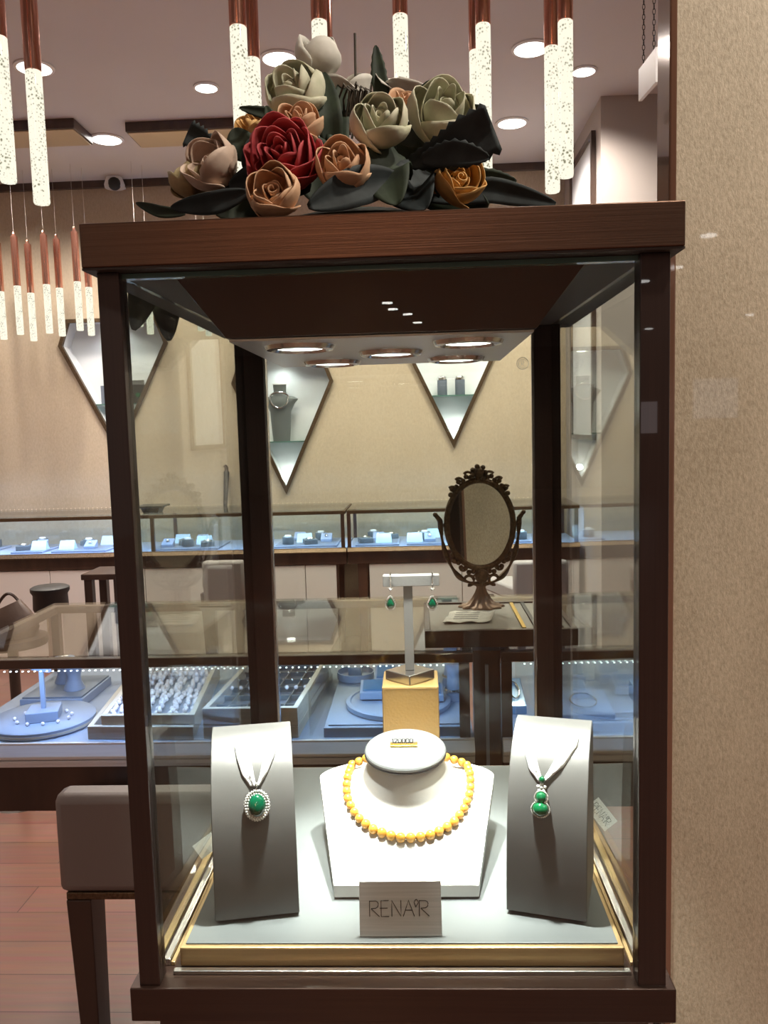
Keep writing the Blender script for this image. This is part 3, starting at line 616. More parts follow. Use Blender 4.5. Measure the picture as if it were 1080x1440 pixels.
# ------------------------------------------------------------------ things inside the rear counters
def small_pad(x, y, w, d, lab, h=.012, mt='ledbluefab'):
    t = thing('ring_tray', lab, 'tray', (x, y, FF), 'flat trays in the rear counters')
    m = MB(t.location); m.box(x-w, x+w, y-d, y+d, FF+.0005, FF+h); m.build('tray_body', mt, t, bevel=.002)
    m = MB(t.location); m.box(x-w+.012, x+w-.012, y-d+.012, y+d-.012, FF+h, FF+h+.002); m.build('tray_lining', 'bluedark' if mt != 'bluedark' else 'ledbluefab', t)
    return FF+h+.002
CARDM = pm('blue_white_card', (.42,.56,.66), .4)
rear = [(-70,0,5), (30,78,4), (85,165,5), (222,318,7), (388,480,6), (500,565,5), (570,625,5), (690,745,4)]
for i, (u0, u1, n) in enumerate(rear):
    a, b = atY(u0, 765, FY0+.22), atY(u1, 765, FY0+.22); x, w = (a.x+b.x)/2, abs(b.x-a.x)/2-.012
    zt = small_pad(x, FY0+.22, w, .17, 'flat blue-grey tray lying in the rear counter, '+ORD[i]+' from the left')
    for j in range(n):
        px_ = x+w*(-.7+1.4*(j+.5)/n); py_ = FY0+.13+.19*((j*2) % 3)/2
        kind = (i*3+j) % 4
        lab = '%s, %s on the %s rear-counter tray from the left'
        if kind == 0:
            q = Vector((px_, py_, zt)); t = T('ring_drum', lab % ('round grey ring drum', ORD[j], ORD[i]), 'ring holder', q, 'ring holders in the rear counters')
            m = MB(q); m.lathe([(.034, 0), (.036, .003), (.036, .045), (.033, .048)], q, 20); m.build('drum', 'greysatin', t, True)
            m = MB(q); m.lathe([(.02, .048), (.02, .056), (.016, .057)], q, 16); m.build('pad', 'white', t, True)
        elif kind == 1:
            q = Vector((px_, py_, zt)); t = T('ring_box', lab % ('small blue-lidded ring box', ORD[j], ORD[i]), 'ring box', q, 'ring boxes in the rear counters')
            m = MB(q); m.hexa([(px_-.035, py_-.03, zt), (px_+.035, py_-.03, zt), (px_+.035, py_+.03, zt), (px_-.035, py_+.03, zt)], [(px_-.035, py_-.03, zt+.018), (px_+.035, py_-.03, zt+.018), (px_+.035, py_+.03, zt+.05), (px_-.035, py_+.03, zt+.05)]); m.build('box_body', 'ledbluefab', t, bevel=.002)
            m = MB(q); m.ball(q+Vector((0,-.005,.037)), .011, 10, 6); m.build('ring', 'silver', t, True)
        elif kind == 2:
            q = Vector((px_, py_, zt)); t = T('folded_card', lab % ('bright folded display card', ORD[j], ORD[i]), 'card', q, 'folded cards in the rear counters')
            m = MB(q); m.hexa([(px_-.05, py_-.03, zt), (px_+.05, py_-.03, zt), (px_+.05, py_+.03, zt), (px_-.05, py_+.03, zt)], [(px_-.045, py_-.002, zt+.055), (px_+.045, py_-.002, zt+.055), (px_+.045, py_+.002, zt+.055), (px_-.045, py_+.002, zt+.055)]); m.build('card_body', CARDM, t)
        else:
            q = Vector((px_, py_, zt)); t = T('bangle_pad', lab % ('low square bangle pad', ORD[j], ORD[i]), 'display pad', q, 'bangle pads in the rear counters')
            m = MB(q); m.obox(q+Vector((0,0,.015)), (.04,.012,0), (-.012,.04,0), (0,0,.015)); m.build('pad_body', 'greysatin', t, bevel=.003)
            m = MB(q); m.tube([q+Vector((.026*math.cos(a), .026*math.sin(a), .034)) for a in [2*PI*j2/16 for j2 in range(16)]], .004, 6, True); m.build('bangle', 'silver', t, True)

# ------------------------------------------------------------------ oval mirror, tray and paper on the near counter
TZ = CT+.006
t = thing('counter_tray', 'dark wooden counter tray with grey leather bed under the mirror', 'tray', (.17, 1.13, TZ))
x0, x1, y0, y1, zt = .035, .36, .985, 1.28, TZ+.034
m = MB(t.location)
for q in ((x0, x1, y0, y0+.012), (x0, x1, y1-.012, y1), (x0, x0+.012, y0+.012, y1-.012), (x1-.012, x1, y0+.012, y1-.012)): m.box(*q, TZ+.0005, zt+.004)
m.build('rim', 'darkwood', t, bevel=.0015)
m = MB(t.location); m.box(x0+.012, x1-.012, y0+.012, y1-.012, TZ+.001, zt); m.build('bed', 'leathertray', t)
for i, (xx, mt) in enumerate(((.245,'yellowgold'),(.272,'ink'),(.30,'silver'),(.325,'ink'))):
    m = MB(t.location); m.box(xx, xx+.008, y0+.02, y1-.02, zt, zt+.004); m.build('divider', mt, t)
t = thing('paper_sheet', 'crumpled cream printed paper lying on the counter tray', 'paper', (.125, 1.12, zt))
P = []
for i in range(7):
    r_ = []
    for j in range(9):
        x = .075+.105*j/8+.02*i/6; y = 1.06+.105*i/6; r_.append((x, y, zt+.003+.002*math.sin(j*1.7+i)+.0015*math.cos(i*2.1)))
    P.append(r_)
m = MB(t.location); m.grid(P); m.build('sheet', 'paper', t, True, solid=.0012)
m = MB(t.location)
for i in range(4):
    y = 1.08+.02*i; m.box(.10+.003*i, .155+.003*i, y, y+.003, zt+.0072, zt+.0078)
m.build('print', 'greyink', t)

MY = 1.235
mc_ = atY(675, 737, MY); kx = pxm(MY); mb_ = atY(672, 846, MY); bz = zt+.0005
A_, B_ = 47*kx, 62*kx
t = thing('vanity_mirror', 'oval vanity mirror in ornate antique bronze frame on a fluted foot', 'mirror', (mc_.x, MY, bz))
tilt = Matrix.Rotation(math.radians(5), 3, 'Z') @ Matrix.Rotation(math.radians(-5), 3, 'X')
def mp(x, y, z): return Vector((mc_.x, MY, mc_.z)) + tilt @ Vector((x, y, z))
N = 56
m = MB(t.location); m.loft([[mp(A_*s_*math.cos(2*PI*i/N), y_, B_*s_*math.sin(2*PI*i/N)) for i in range(N)] for s_, y_ in ((.93,.004),(.93,-.001))]); m.build('looking_glass', 'mirror', t)
m = MB(t.location); m.tube([mp(A_*math.cos(2*PI*i/N), 0, B_*math.sin(2*PI*i/N)) for i in range(N)], .0075, 8, True)
m.loft([[mp(A_*math.cos(2*PI*i/N), .009, B_*math.sin(2*PI*i/N)) for i in range(N)], [mp(A_*.9*math.cos(2*PI*i/N), .005, B_*.9*math.sin(2*PI*i/N)) for i in range(N)]])
fr_ob = m.build('frame', 'antique', t, True)
m = MB(t.location)
def curl(x, z, r, sgn, a0=0):
    m.tube([mp(x+sgn*r*(1-q*.75)*math.cos(a0+q*5.2), -.002, z+r*(1-q*.75)*math.sin(a0+q*5.2)) for q in [j/12 for j in range(13)]], lambda q: .0036*(1-.4*q), 6)
for i in range(N):
    a_ = 2*PI*i/N; sv = abs(math.sin(a_))
    if sv > .62:
        e = 1.10+.05*(i % 2); m.ball(mp(A_*e*math.cos(a_), -.001, B_*e*math.sin(a_)), .0065, 8, 5)
for s1 in (1, -1):
    for q, rr in ((.28, .013), (.55, .012), (.80, .010)):
        curl(s1*A_*math.sin(q)*1.10, B_*math.cos(q)*1.13, rr, s1, .5); curl(s1*A_*math.sin(q)*1.10, -B_*math.cos(q)*1.13, rr*1.1, s1, 2.5)
m.build('scrollwork', 'antique', fr_ob, True)
m = MB(t.location); m.ball(mp(0, -.004, B_*1.17), .015, 14, 8, (1, .7, 1))
for j in range(7): m.ball(mp(.016*math.cos(2*PI*j/7), -.006, B_*1.17+.015*math.sin(2*PI*j/7)), .0065, 8, 5)
m.build('rose_crest', 'antique', fr_ob, True)
m = MB(t.location); m.ball(mp(0, -.003, -B_*1.18), .014, 12, 8, (1.2, .7, 1.3)); m.build('lower_crest', 'antique', fr_ob, True)
m = MB(t.location)
for s1 in (1, -1):
    pts = []
    for j in range(25):
        q = j/24; ang = PI*.5*q
        pts.append(mp(s1*(A_*1.16*math.cos(ang)**.8+.002), .004, -B_*1.36*math.sin(ang)**1.1+.0))
    m.tube([mp(s1*(A_*1.16+.012), .004, .024), mp(s1*(A_*1.16+.003), .004, .012)]+pts, lambda q: .0052+.002*math.sin(q*20), 7)
    m.ball(mp(s1*A_*1.05, .002, 0), .006, 8, 6); m.ball(mp(s1*(A_*1.16+.014), .004, .026), .006, 8, 6)
    m.tube([mp(s1*(.03+.012*math.cos(a)), .004, -B_*1.28+.012*math.sin(a)) for a in [j*.5 for j in range(11)]], .004, 6)
m.build('yoke', 'antique', t, True)
foot = []
zf = mp(0,0,-B_*1.36).z
hh = zf-bz
for r_, z_ in ((.052, 0), (.050, .004), (.034, .12), (.022, .35), (.014, .6), (.010, .8), (.013, .95), (.010, 1.0)):
    z_ = z_*hh if z_ > .01 else z_
    foot.append([Vector((mc_.x+r_*(1+.10*math.cos(10*a))*math.cos(a), MY+.8*r_*(1+.10*math.cos(10*a))*math.sin(a), bz+z_)) for a in [2*PI*j/60 for j in range(60)]])
m = MB(t.location); m.loft(foot); m.build('fluted_foot', pm('foot_bronze', (.26,.17,.12), .4, .6), t, True, angle=60)

# ------------------------------------------------------------------ chairs and other floor things
def stool(lab, x0, x1, yb, zt_, zb_, mat, dy, seat_z=.62, back_t=.06, legw=.046, name='upholstered_chair'):
    t = thing(name, lab, 'chair', ((x0+x1)/2, yb+dy/2, 0)); o = t.location
    m = MB(o); m.box(x0, x1, yb, yb+back_t, zb_, zt_); m.build('backrest', mat, t, True, bevel=.016)
    fl = .30*dy/.3*.30
    m = MB(o); m.hexa([(x0+.01, yb+back_t, zb_+.004), (x1-.01, yb+back_t, zb_+.004), (x1-.01, yb+dy, zb_+.004), (x0+.01-fl, yb+dy, zb_+.004)], [(x0+.01, yb+back_t, seat_z), (x1-.01, yb+back_t, seat_z), (x1-.01, yb+dy, seat_z), (x0+.01-fl, yb+dy, seat_z)]); m.build('seat', mat, t, True, bevel=.014)
    m = MB(o); m.box(x0+.012, x1-.012, yb+.006, yb+dy-.01, zb_-.014, zb_); m.build('seat_rail', 'antique', t, bevel=.002)
    for lx, ly in ((x0+.012, yb+.004), (x1-.012-legw, yb+.004), (x0+.012-fl, yb+dy-.06), (x1-.012-legw, yb+dy-.06)):
        s_ = .008 if lx < (x0+x1)/2 else -.008
        m = MB(o); m.hexa([(lx+.012+s_, ly+.008, 0), (lx+legw-.012+s_, ly+.008, 0), (lx+legw-.012+s_, ly+legw-.012, 0), (lx+.012+s_, ly+legw-.012, 0)],
                          [(lx, ly, zb_-.014), (lx+legw, ly, zb_-.014), (lx+legw, ly+legw, zb_-.014), (lx, ly+legw, zb_-.014)]); m.build('leg', 'chairdark', t, bevel=.002)
    return t
a = atY(72, 1120, .66); b = atY(307, 1130, .66); c = atY(90, 1258, .66)
stool('large grey-brown upholstered chair back standing left of the display case', a.x, b.x, .66, a.z, c.z, 'chairgrey', .30, seat_z=c.z+.06)
a = atY(283, 790, 3.4); b = atY(342, 790, 3.4)
stool('grey upholstered chair at the rear counter seen beside the left back post', a.x, b.x, 3.4, a.z, a.z-.22, pm('chair_far', (.34,.31,.30), .5), .4, seat_z=a.z-.14)
a = atY(722, 790, 3.2); b = atY(800, 790, 3.2)
stool('pale grey upholstered chair at the rear counter right of the oval mirror', a.x, b.x, 3.2, a.z, a.z-.22, pm('chair_far2', (.42,.40,.42), .5), .4, seat_z=a.z-.14)
a = atY(113, 808, 3.3); b = atY(172, 808, 3.3)
t = thing('dark_stool', 'dark wooden stool with thin top by the rear counter at left', 'stool', ((a.x+b.x)/2, 3.4, 0))
m = MB(t.location); m.box(a.x, b.x, 3.3, 3.55, a.z-.03, a.z); m.build('seat', 'chairdark', t, bevel=.004)
for lx in (a.x+.012, b.x-.052):
    for ly in (3.31, 3.50):
        m = MB(t.location); m.box(lx, lx+.04, ly, ly+.04, 0, a.z-.03); m.build('leg', 'chairdark', t)
c = atY(70, 826, 2.7); R_ = 26*pxm(2.7)
t = thing('round_stool', 'round black drum-topped stool behind the near counter at left', 'stool', (c.x, 2.7, 0))
m = MB(t.location); m.lathe([(R_*.9, c.z-.10), (R_*.95, c.z-.09), (R_*.92, c.z-.03), (R_*1.04, c.z-.015), (R_*1.04, c.z), (R_*.9, c.z+.006)], (c.x, 2.7, 0), 28); m.build('seat', 'ink', t, True)
m = MB(t.location); m.lathe([(.16, 0), (.15, .015), (.022, .03), (.022, c.z-.10)], (c.x, 2.7, 0), 24); m.build('pedestal', 'silver', t, True)
c = atY(14, 860, 2.3)
t = thing('leather_bag', 'slumped brown leather bag on a stool at the left edge', 'bag', (c.x, 2.3, c.z-.10))
m = MB(t.location); rings = []
for q, (w_, d_) in enumerate(((.09,.06),(.10,.07),(.095,.065),(.075,.05),(.045,.03))):
    z_ = c.z-.10+q*.032; rings.append([Vector((c.x+w_*math.cos(a)*(1+.08*math.sin(3*a+q)), 2.3+d_*math.sin(a), z_+.02*math.cos(a)*q/4)) for a in [2*PI*j/20 for j in range(20)]])
m.loft(rings); m.build('body', pm('brown_leather', (.09,.055,.04), .45, 0, bump=.3, scale=60), t, True)
m = MB(t.location); m.tube([(c.x-.05+.1*q, 2.3, c.z+.02+.05*math.sin(PI*q)) for q in [j/12 for j in range(13)]], .006, 6); m.build('handle', 'chairdark', t, True)
t = thing('bag_stool', 'dark stool under the brown leather bag at the left edge', 'stool', (c.x, 2.3, 0))
m = MB(t.location); m.lathe([(.13, c.z-.13), (.135, c.z-.12), (.13, c.z-.10)], (c.x, 2.3, 0), 24); m.build('seat', 'chairdark', t, True)
m = MB(t.location); m.lathe([(.12, 0), (.02, .02), (.02, c.z-.13)], (c.x, 2.3, 0), 20); m.build('pedestal', 'chairdark', t, True)
# dark urn and tube on the rear counter
c = atY(217, 755, FY0+.12); c.z = CT+.0065; top_ = atY(217, 710, FY0+.12).z
t = thing('dark_planter', 'dark square flared planter standing on the rear counter behind the left post', 'planter', c)
m = MB(c); hw = 20*pxm(FY0)
h_ = top_-c.z
q = lambda s_, z_: [(c.x-hw*s_, c.y-hw*s_, c.z+z_), (c.x+hw*s_, c.y-hw*s_, c.z+z_), (c.x+hw*s_, c.y+hw*s_, c.z+z_), (c.x-hw*s_, c.y+hw*s_, c.z+z_)]
m.loft([q(.55, 0), q(.7, h_*.7), q(1.0, h_*.75), q(1.0, h_*1.0)]); m.build('pot', pm('planter_dark', (.05,.05,.045), .4), t, bevel=.003)
c = atY(317, 664, WALLY-.06); c2 = atY(322, 748, WALLY-.06)
t = thing('dark_umbrella', 'slim dark rolled umbrella leaning on the rear wall beside the left back post', 'umbrella', (c2.x, WALLY-.06, CT+.01))
m = MB(t.location); e = Vector((c2.x, FY1-.03, CT+.0075)); s_ = Vector((c.x, WALLY-.03, c.z))
m.tube([e.lerp(s_, q) for q in (0, .05, .5, .9, 1)], lambda q: .012+.008*q, 10); m.build('rolled_cloth', 'ink', t, True)
m = MB(t.location); m.tube([s_, s_+Vector((0,0,.03)), s_+Vector((-.01,0,.045))], .013, 8); m.build('handle', 'chairdark', t, True)

# ------------------------------------------------------------------ the display case
ZB, ZT, HT = .8756, 1.5485, 1.586
PW, YB1 = .020, .505
base_bot = atY(560, 1438, -.004).z
case = thing('display_case', 'tall bronze-framed glass jewellery display case with downlit interior in the foreground', 'display case', (0, .25, 0))
o = case.location
m = MB(o); m.box(-.2585, .2585, -.012, .52, ZT, HT); m.build('top_cap', 'bronze', case, bevel=.0012)
m = MB(o); m.box(-.2585, .2585, -.011, .519, ZT-.002, ZT-.0001); m.build('underside', pm('underside_dark', (.030,.020,.016), .65), case)  # added dark liner that cuts the reflected glow under the cap
m = MB(o); m.hexa([(-.150,.055,1.492), (.143,.055,1.492), (.143,.375,1.492), (-.150,.375,1.492)], [(-.19,.034,ZT-.0022), (.185,.034,ZT-.0022), (.185,.42,ZT-.0022), (-.19,.42,ZT-.0022)])
lh = m.build('light_housing', 'soffit', case, bevel=.001)
m = MB(o); m.box(-.148, .141, .057, .373, 1.489, 1.4915); m.build('light_plate', 'plate', lh, bevel=.0006)
LP = [atZ(425,492,1.489), atZ(548,499,1.489), atZ(650,484,1.489), atZ(470,507,1.489), atZ(645,505,1.489)]
LP[1].y = .20; LP[3].y = .31; LP[4].y = .31; LP[0].y = .115; LP[2].y = .115
for u, L in zip((425,548,650,470,645), LP):
    pass
LPX = [(-.088,.115), (.002,.205), (.083,.115), (-.075,.31), (.080,.31)]
for x, y in LPX:
    m = MB(o); m.lathe([(.036, 0), (.034, -.004), (.029, -.005), (.026, 0)], (x, y, 1.489), 32, cap=False); lr = m.build('spotlight_ring', 'silver', case, True)
    m = MB(o); m.lathe([(.024, -.0025), (.024, 0)], (x, y, 1.489), 28); m.build('lens', 'caseface', lr)
CASEAIM = [(-.148,.135,1.08,4.0,38), (.005,.20,.965,4.6,42), (.15,.135,1.08,4.0,38), (-.03,.36,1.13,1.0,44), (.05,.36,1.13,1.0,44)]
for (x, y), (tx, ty, tz, k, cone) in zip(LPX, CASEAIM):
    d = Vector((tx-x, ty-y, tz-1.48)); 
    lamp('case_lamp', 'SPOT', (x, y, 1.482), P_CASE*k, NEUT, .014, d.to_track_quat('-Z', 'Y').to_euler(), spot_size=math.radians(cone), spot_blend=.8)
for x0, x1 in ((-.25, -.23), (.224, .25)):
    m = MB(o); m.box(x0, x1, 0, .02, ZB, ZT-.002); m.build('front_post', 'post', case, bevel=.001)
bl0, bl1 = atY(329, 490, .475).x, atY(374, 490, .505).x
br0, br1 = atY(746, 470, .505).x, atY(788, 470, .475).x
for x0, x1 in ((bl0, bl1), (br0, br1)):
    m = MB(o); m.box(x0, x1, .475, .505, ZB, ZT-.002); po = m.build('rear_post', 'post', case, bevel=.001)
    m = MB(o); xi = x1 if x0 < 0 else x0-.003
    m.box(xi, xi+.003, .476, .484, ZB, ZT-.002); m.build('steel_edge', 'steel', po)
m = MB(o); m.box(-.23, .224, .009, .014, ZB+.002, ZT-.0025); fp = m.build('front_pane', 'glass', case)
m = MB(o); m.box(-.23, .224, .007, .016, ZT-.007, ZT-.0026); m.build('pane_edge', 'glassedge', case)
m = MB(o); m.hexa([(-.240,PW,ZB+.002), (-.235,PW,ZB+.002), (bl0+.013,.475,ZB+.002), (bl0+.008,.475,ZB+.002)], [(-.240,PW,ZT-.0025), (-.235,PW,ZT-.0025), (bl0+.013,.475,ZT-.0025), (bl0+.008,.475,ZT-.0025)]); m.build('side_pane', 'glass', case)
m = MB(o); m.hexa([(.235,PW,ZB+.002), (.240,PW,ZB+.002), (br1-.008,.475,ZB+.002), (br1-.013,.475,ZB+.002)], [(.235,PW,ZT-.0025), (.240,PW,ZT-.0025), (br1-.008,.475,ZT-.0025), (br1-.013,.475,ZT-.0025)]); m.build('side_pane', 'glass', case)
m = MB(o); m.box(bl1+.003, br0-.003, .488, .493, ZB+.002, ZT-.0025); bp_ = m.build('rear_pane', 'glass', case)
q = atY(735, 511, .487); m = MB(o); R_ = .0085
m.tube([q+Vector((R_*math.cos(a), 0, R_*math.sin(a))) for a in [2*PI*j/32 for j in range(32)]], .00045, 5, True)
m.tube([q+Vector((.006*math.cos(a), 0, .006*math.sin(a))) for a in [.4+j*.22 for j in range(24)]], .00035, 5)
m.tube([q+Vector(v_) for v_ in ((-.002,0,-.0035), (-.002,0,.0035), (.001,0,.0035), (.002,0,.0018), (.001,0,.0002), (-.002,0,.0002), (.0022,0,-.0035))], .0004, 5); m.build('etched_mark', 'greyink', bp_)
m = MB(o); m.box(-.2585, .2585, -.004, .512, base_bot, ZB); m.build('base', 'basebronze', case, bevel=.0012)
m = MB(o); m.box(-.222, .222, .016, .022, ZB, ZB+.004); m.box(-.236, -.229, .03, .474, ZB, ZB+.007); m.box(.229, .236, .03, .474, ZB, ZB+.007); m.build('steel_channel', 'steel', case, bevel=.0006)
m = MB(o); m.box(-.2285, -.2245, .03, .474, ZB, ZB+.004); m.box(.2245, .2285, .03, .474, ZB, ZB+.004); m.box(-.249, -.241, .032, .474, ZB, ZB+.003); m.box(.241, .249, .032, .474, ZB, ZB+.003); m.build('gold_channel', 'gold', case, bevel=.0006)
m = MB(o); m.box(-.24, .24, .02, .49, 0, base_bot); m.build('pedestal', 'darkwood', case, bevel=.002)

PT = .8975                                               # top of the display platform
plat = thing('display_platform', 'grey fabric-topped platform with gold sides covering the case floor', 'platform', (0, .25, ZB))
m = MB(plat.location); m.box(-.2185, .2185, .028, .465, ZB+.0003, PT-.0016); m.build('gold_side', 'gold', plat, bevel=.0015)
m = MB(plat.location); m.box(-.2135, .2135, .033, .460, PT-.0016, PT); m.build('fabric_top', 'greysatin', plat, bevel=.0006)

# curved necklace stands ---------------------------------------------------
PROF = [(0, .004), (.002, .045), (.007, .085), (.016, .118), (.030, .145), (.048, .164), (.070, .1765), (.088, .1795)]   # (back, up) along the face
def prof(t):
    t = max(0, min(1, t))*(len(PROF)-1); i = min(int(t), len(PROF)-2); f = t-i
    # Catmull-Rom
    p = [PROF[max(0, min(len(PROF)-1, i+k))] for k in (-1, 0, 1, 2)]
    r = []
    for k in (0, 1):
        a, b, c_, d = (q[k] for q in p)
        r.append(.5*((2*b)+(-a+c_)*f+(2*a-5*b+4*c_-d)*f*f+(-a+3*b-3*c_+d)*f**3))
    return r
class Stand:
    def __init__(s, pl, pr, k=1.0):
        s.a = Vector((pl.x, pl.y, PT)); s.b = Vector((pr.x, pr.y, PT)); s.X = (s.b-s.a).normalized(); s.w = (s.b-s.a).length
        s.N = Vector((-s.X.y, s.X.x, 0)); s.k = k
    def P(s, u, t, off=0.0):          # u across 0..1, t along the face 0..1
        b, z = prof(t); p = s.a+s.X*(s.w*u)+s.N*b+Vector((0, 0, z*s.k))
        if off:
            b2, z2 = prof(min(1, t+.01)); b1, z1 = prof(max(0, t-.01))
            T_ = (s.N*(b2-b1)+Vector((0,0,(z2-z1)*s.k))).normalized(); p = p + s.X.cross(T_).normalized()*off
        return p
    def find(s, px, py):
        best = None; u0, u1, t0, t1 = -.05, 1.05, 0, 1
        for it in range(5):
            for i in range(13):
                for j in range(13):
                    u = u0+(u1-u0)*i/12; t = t0+(t1-t0)*j/12; q = proj(s.P(u, t)); e = (q[0]-px)**2+(q[1]-py)**2
                    if best is None or e < best[0]: best = (e, u, t)
            du, dt = (u1-u0)/8, (t1-t0)/8; u0, u1, t0, t1 = best[1]-du, best[1]+du, max(0, best[2]-dt), min(1, best[2]+dt)
        return best[1], best[2]
def build_stand(st, lab):
    c = (st.a+st.b)/2+st.N*.04; c.z = PT
    t = thing('necklace_stand', lab, 'display stand', c)
    m = MB(c); rings = []; n = 24
    back = [(.098, .165), (.102, .08), (.102, .004)]
    for u in (0, 1):
        r = [st.P(u, j/n) for j in range(n+1)] + [st.a+st.X*(st.w*u)+st.N*b+Vector((0,0,z*st.k)) for b, z in back]
        rings.append(r)
    m.loft(rings); m.build('curved_body', 'standsatin', t, True, bevel=.0008, angle=50)
    m = MB(c); X_, N_ = st.X, st.N
    m.obox(st.a+X_*st.w*.5+N_*.05+Vector((0,0,.0022)), X_*(st.w*.5-.004), N_*.044, (0,0,.0019)); m.build('foot', 'ink', t)
    return t
SL = Stand(Vector((-.1905,.062,0)), Vector((-.1055,.078,0)), 1.0)
SR = Stand(Vector((.1105,.082,0)), Vector((.189,.060,0)), 1.02)
build_stand(SL, 'grey satin curved stand holding the oval green pendant, left in the case')
build_stand(SR, 'grey satin curved stand holding the gourd-shaped green pendant, right in the case')

# single-line lettering ------------------------------------------------------
GL = {'R': [[(0,0),(0,1)], [(0,.97),(.42,.97),(.56,.90),(.60,.77),(.56,.62),(.42,.52),(.10,.50)], [(.10,.50),(.66,0)]],
      'E': [[(.52,1),(0,1),(0,0),(.54,0)], [(-.10,.52),(.44,.52)]],
      'N': [[(0,0),(0,1),(.62,0),(.62,1)]],
      'A': [[(-.05,0),(.32,1),(.70,0)], [(.10,.38),(.55,.38)]],
      "'": [[(.06,.58),(-.04,.86),(.03,1.0),(.10,1.06),(.17,1.0),(.24,.86),(.06,.58)]],
      '0': [[(0,.2),(0,.8),(.12,1),(.38,1),(.5,.8),(.5,.2),(.38,0),(.12,0),(0,.2)]],
      '1': [[(.05,.75),(.25,1),(.25,0)]], '2': [[(0,.8),(.1,1),(.4,1),(.5,.8),(.45,.55),(0,0),(.5,0)]]}
ADV = {'R': .78, 'E': .72, 'N': .82, 'A': .74, "'": .30, '0': .66, '1': .45, '2': .66}
def strokes(text):
    x = 0; out = []
    for ch in text:
        for s_ in GL[ch]: out.append([(x+a, b) for a, b in s_])
        x += ADV[ch]
    return out, x-.12
def letter_mesh(m, text, f, r, n=5, sub=3):     # f(s, t): s 0..1 along the word, t 0..1 letter height
    st, w = strokes(text)
    for s_ in st:
        P = []
        for (a, b), (c_, d) in zip(s_, s_[1:]):
            for k in range(sub): q = k/sub; P.append(f((a+(c_-a)*q)/w, b+(d-b)*q))
        P.append(f(s_[-1][0]/w, s_[-1][1])); m.tube(P, r, n)

# ribbons and pendants -------------------------------------------------------
def necklace(st, name, lab, edges, pend):
    c = st.P(.5, .6); t = thing(name, lab, 'necklace', c)
    for li, (L, R_, txt) in enumerate(edges):
        n = 16; P = []
        def lerp_path(path, q):
            q = q*(len(path)-1); i = min(int(q), len(path)-2); f = q-i
            return path[i][0]+(path[i+1][0]-path[i][0])*f, path[i][1]+(path[i+1][1]-path[i][1])*f
        ul = [st.find(*p) for p in L]; ur = [st.find(*p) for p in R_]
        for i in range(n+1):
            q = i/n; a = lerp_path(ul, q); b = lerp_path(ur, q); row = []
            for j in range(7):
                g = j/6; row.append(st.P(a[0]+(b[0]-a[0])*g, a[1]+(b[1]-a[1])*g, .0012+.0022*math.sin(PI*g)+.0010*math.sin(2*PI*g*1.5+1)*q))
            P.append(row)
        m = MB(c); m.grid(P); rb = m.build('ribbon', 'ribbon', t, True, solid=.0005)
        if txt:
            m = MB(c)
            def F(s_, h_, rev=(li == 1)):
                q = .25+.62*s_ if not rev else .87-.62*s_
                a = lerp_path(ul, q); b = lerp_path(ur, q); g = .25+.45*h_ if not rev else .75-.45*h_
                return st.P(a[0]+(b[0]-a[0])*g, a[1]+(b[1]-a[1])*g, .0016+.0022*math.sin(PI*g)+.0010*math.sin(2*PI*g*1.5+1)*q)
            letter_mesh(m, txt, F, .00022, 4, 2); m.build('ribbon_lettering', 'greyink', rb)
    pend(t, c); return t
def frame_at(st, px, py, off):
    u, tt = st.find(px, py); p = st.P(u, tt, off); b2, z2 = prof(min(1, tt+.02)); b1, z1 = prof(max(0, tt-.02))
    T_ = (st.N*(b2-b1)+Vector((0,0,(z2-z1)*st.k))).normalized(); Nn = st.X.cross(T_).normalized()
    return p, st.X, T_, Nn
def oval(m, p, X_, T_, N_, rx, rt, prof_, n=32):
    m.loft([[p+X_*(rx*s_*math.cos(2*PI*j/n))+T_*(rt*s_*math.sin(2*PI*j/n))+N_*h for j in range(n)] for s_, h in prof_])
K = pxm(.08)
def pend_left(t, c):
    p, X_, T_, N_ = frame_at(SL, 361.5, 1132, .002)
    m = MB(c); oval(m, p, X_, T_, N_, 17*K, 20*K, [(.95,-.001),(1,0),(1,.003),(.72,.0045),(.70,.002)])
    hb = m.build('halo', 'silver', t, True)
    m = MB(c)
    for ring, n_ in ((1.0, 30), (.80, 24)):
        for j in range(n_):
            a = 2*PI*j/n_; m.ball(p+X_*(17*K*ring*math.cos(a))+T_*(20*K*ring*math.sin(a))+N_*.0038, .00125, 7, 5)
    for j in range(30):
        a = 2*PI*(j+.5)/30; m.ball(p+X_*(18.3*K*math.cos(a))+T_*(21.5*K*math.sin(a))+N_*.0022, .0011, 6, 4)
    m.build('diamond_row', 'diamond', hb, True)
    m = MB(c); oval(m, p, X_, T_, N_, 13*K, 16.5*K, [(1,.002),(1,.0042),(.9,.0066),(.65,.0086),(.35,.0096),(.1,.0099)]); m.build('gemstone', 'emerald', t, True)
    p2, X_, T_, N_ = frame_at(SL, 360.5, 1107, .004)
    m = MB(c); m.tube([p2+T_*(.0045*math.cos(a))+N_*(.003*math.sin(a)) for a in [2*PI*j/16 for j in range(16)]], .0011, 6, True); m.ball(p2-T_*.004, .0016); m.build('bail', 'silver', t, True)
necklace(SL, 'ribbon_necklace', 'white ribbon necklace with oval emerald green pendant in a diamond halo', [
    ([(330,1050),(333,1068),(340,1090),(352,1106)], [(352,1047),(353,1068),(357,1090),(361,1107)], "RENA'R"),
    ([(372,1046),(370,1066),(366,1088),(361,1107)], [(392,1043),(386,1064),(377,1086),(365,1105)], "RENA'R")], pend_left)
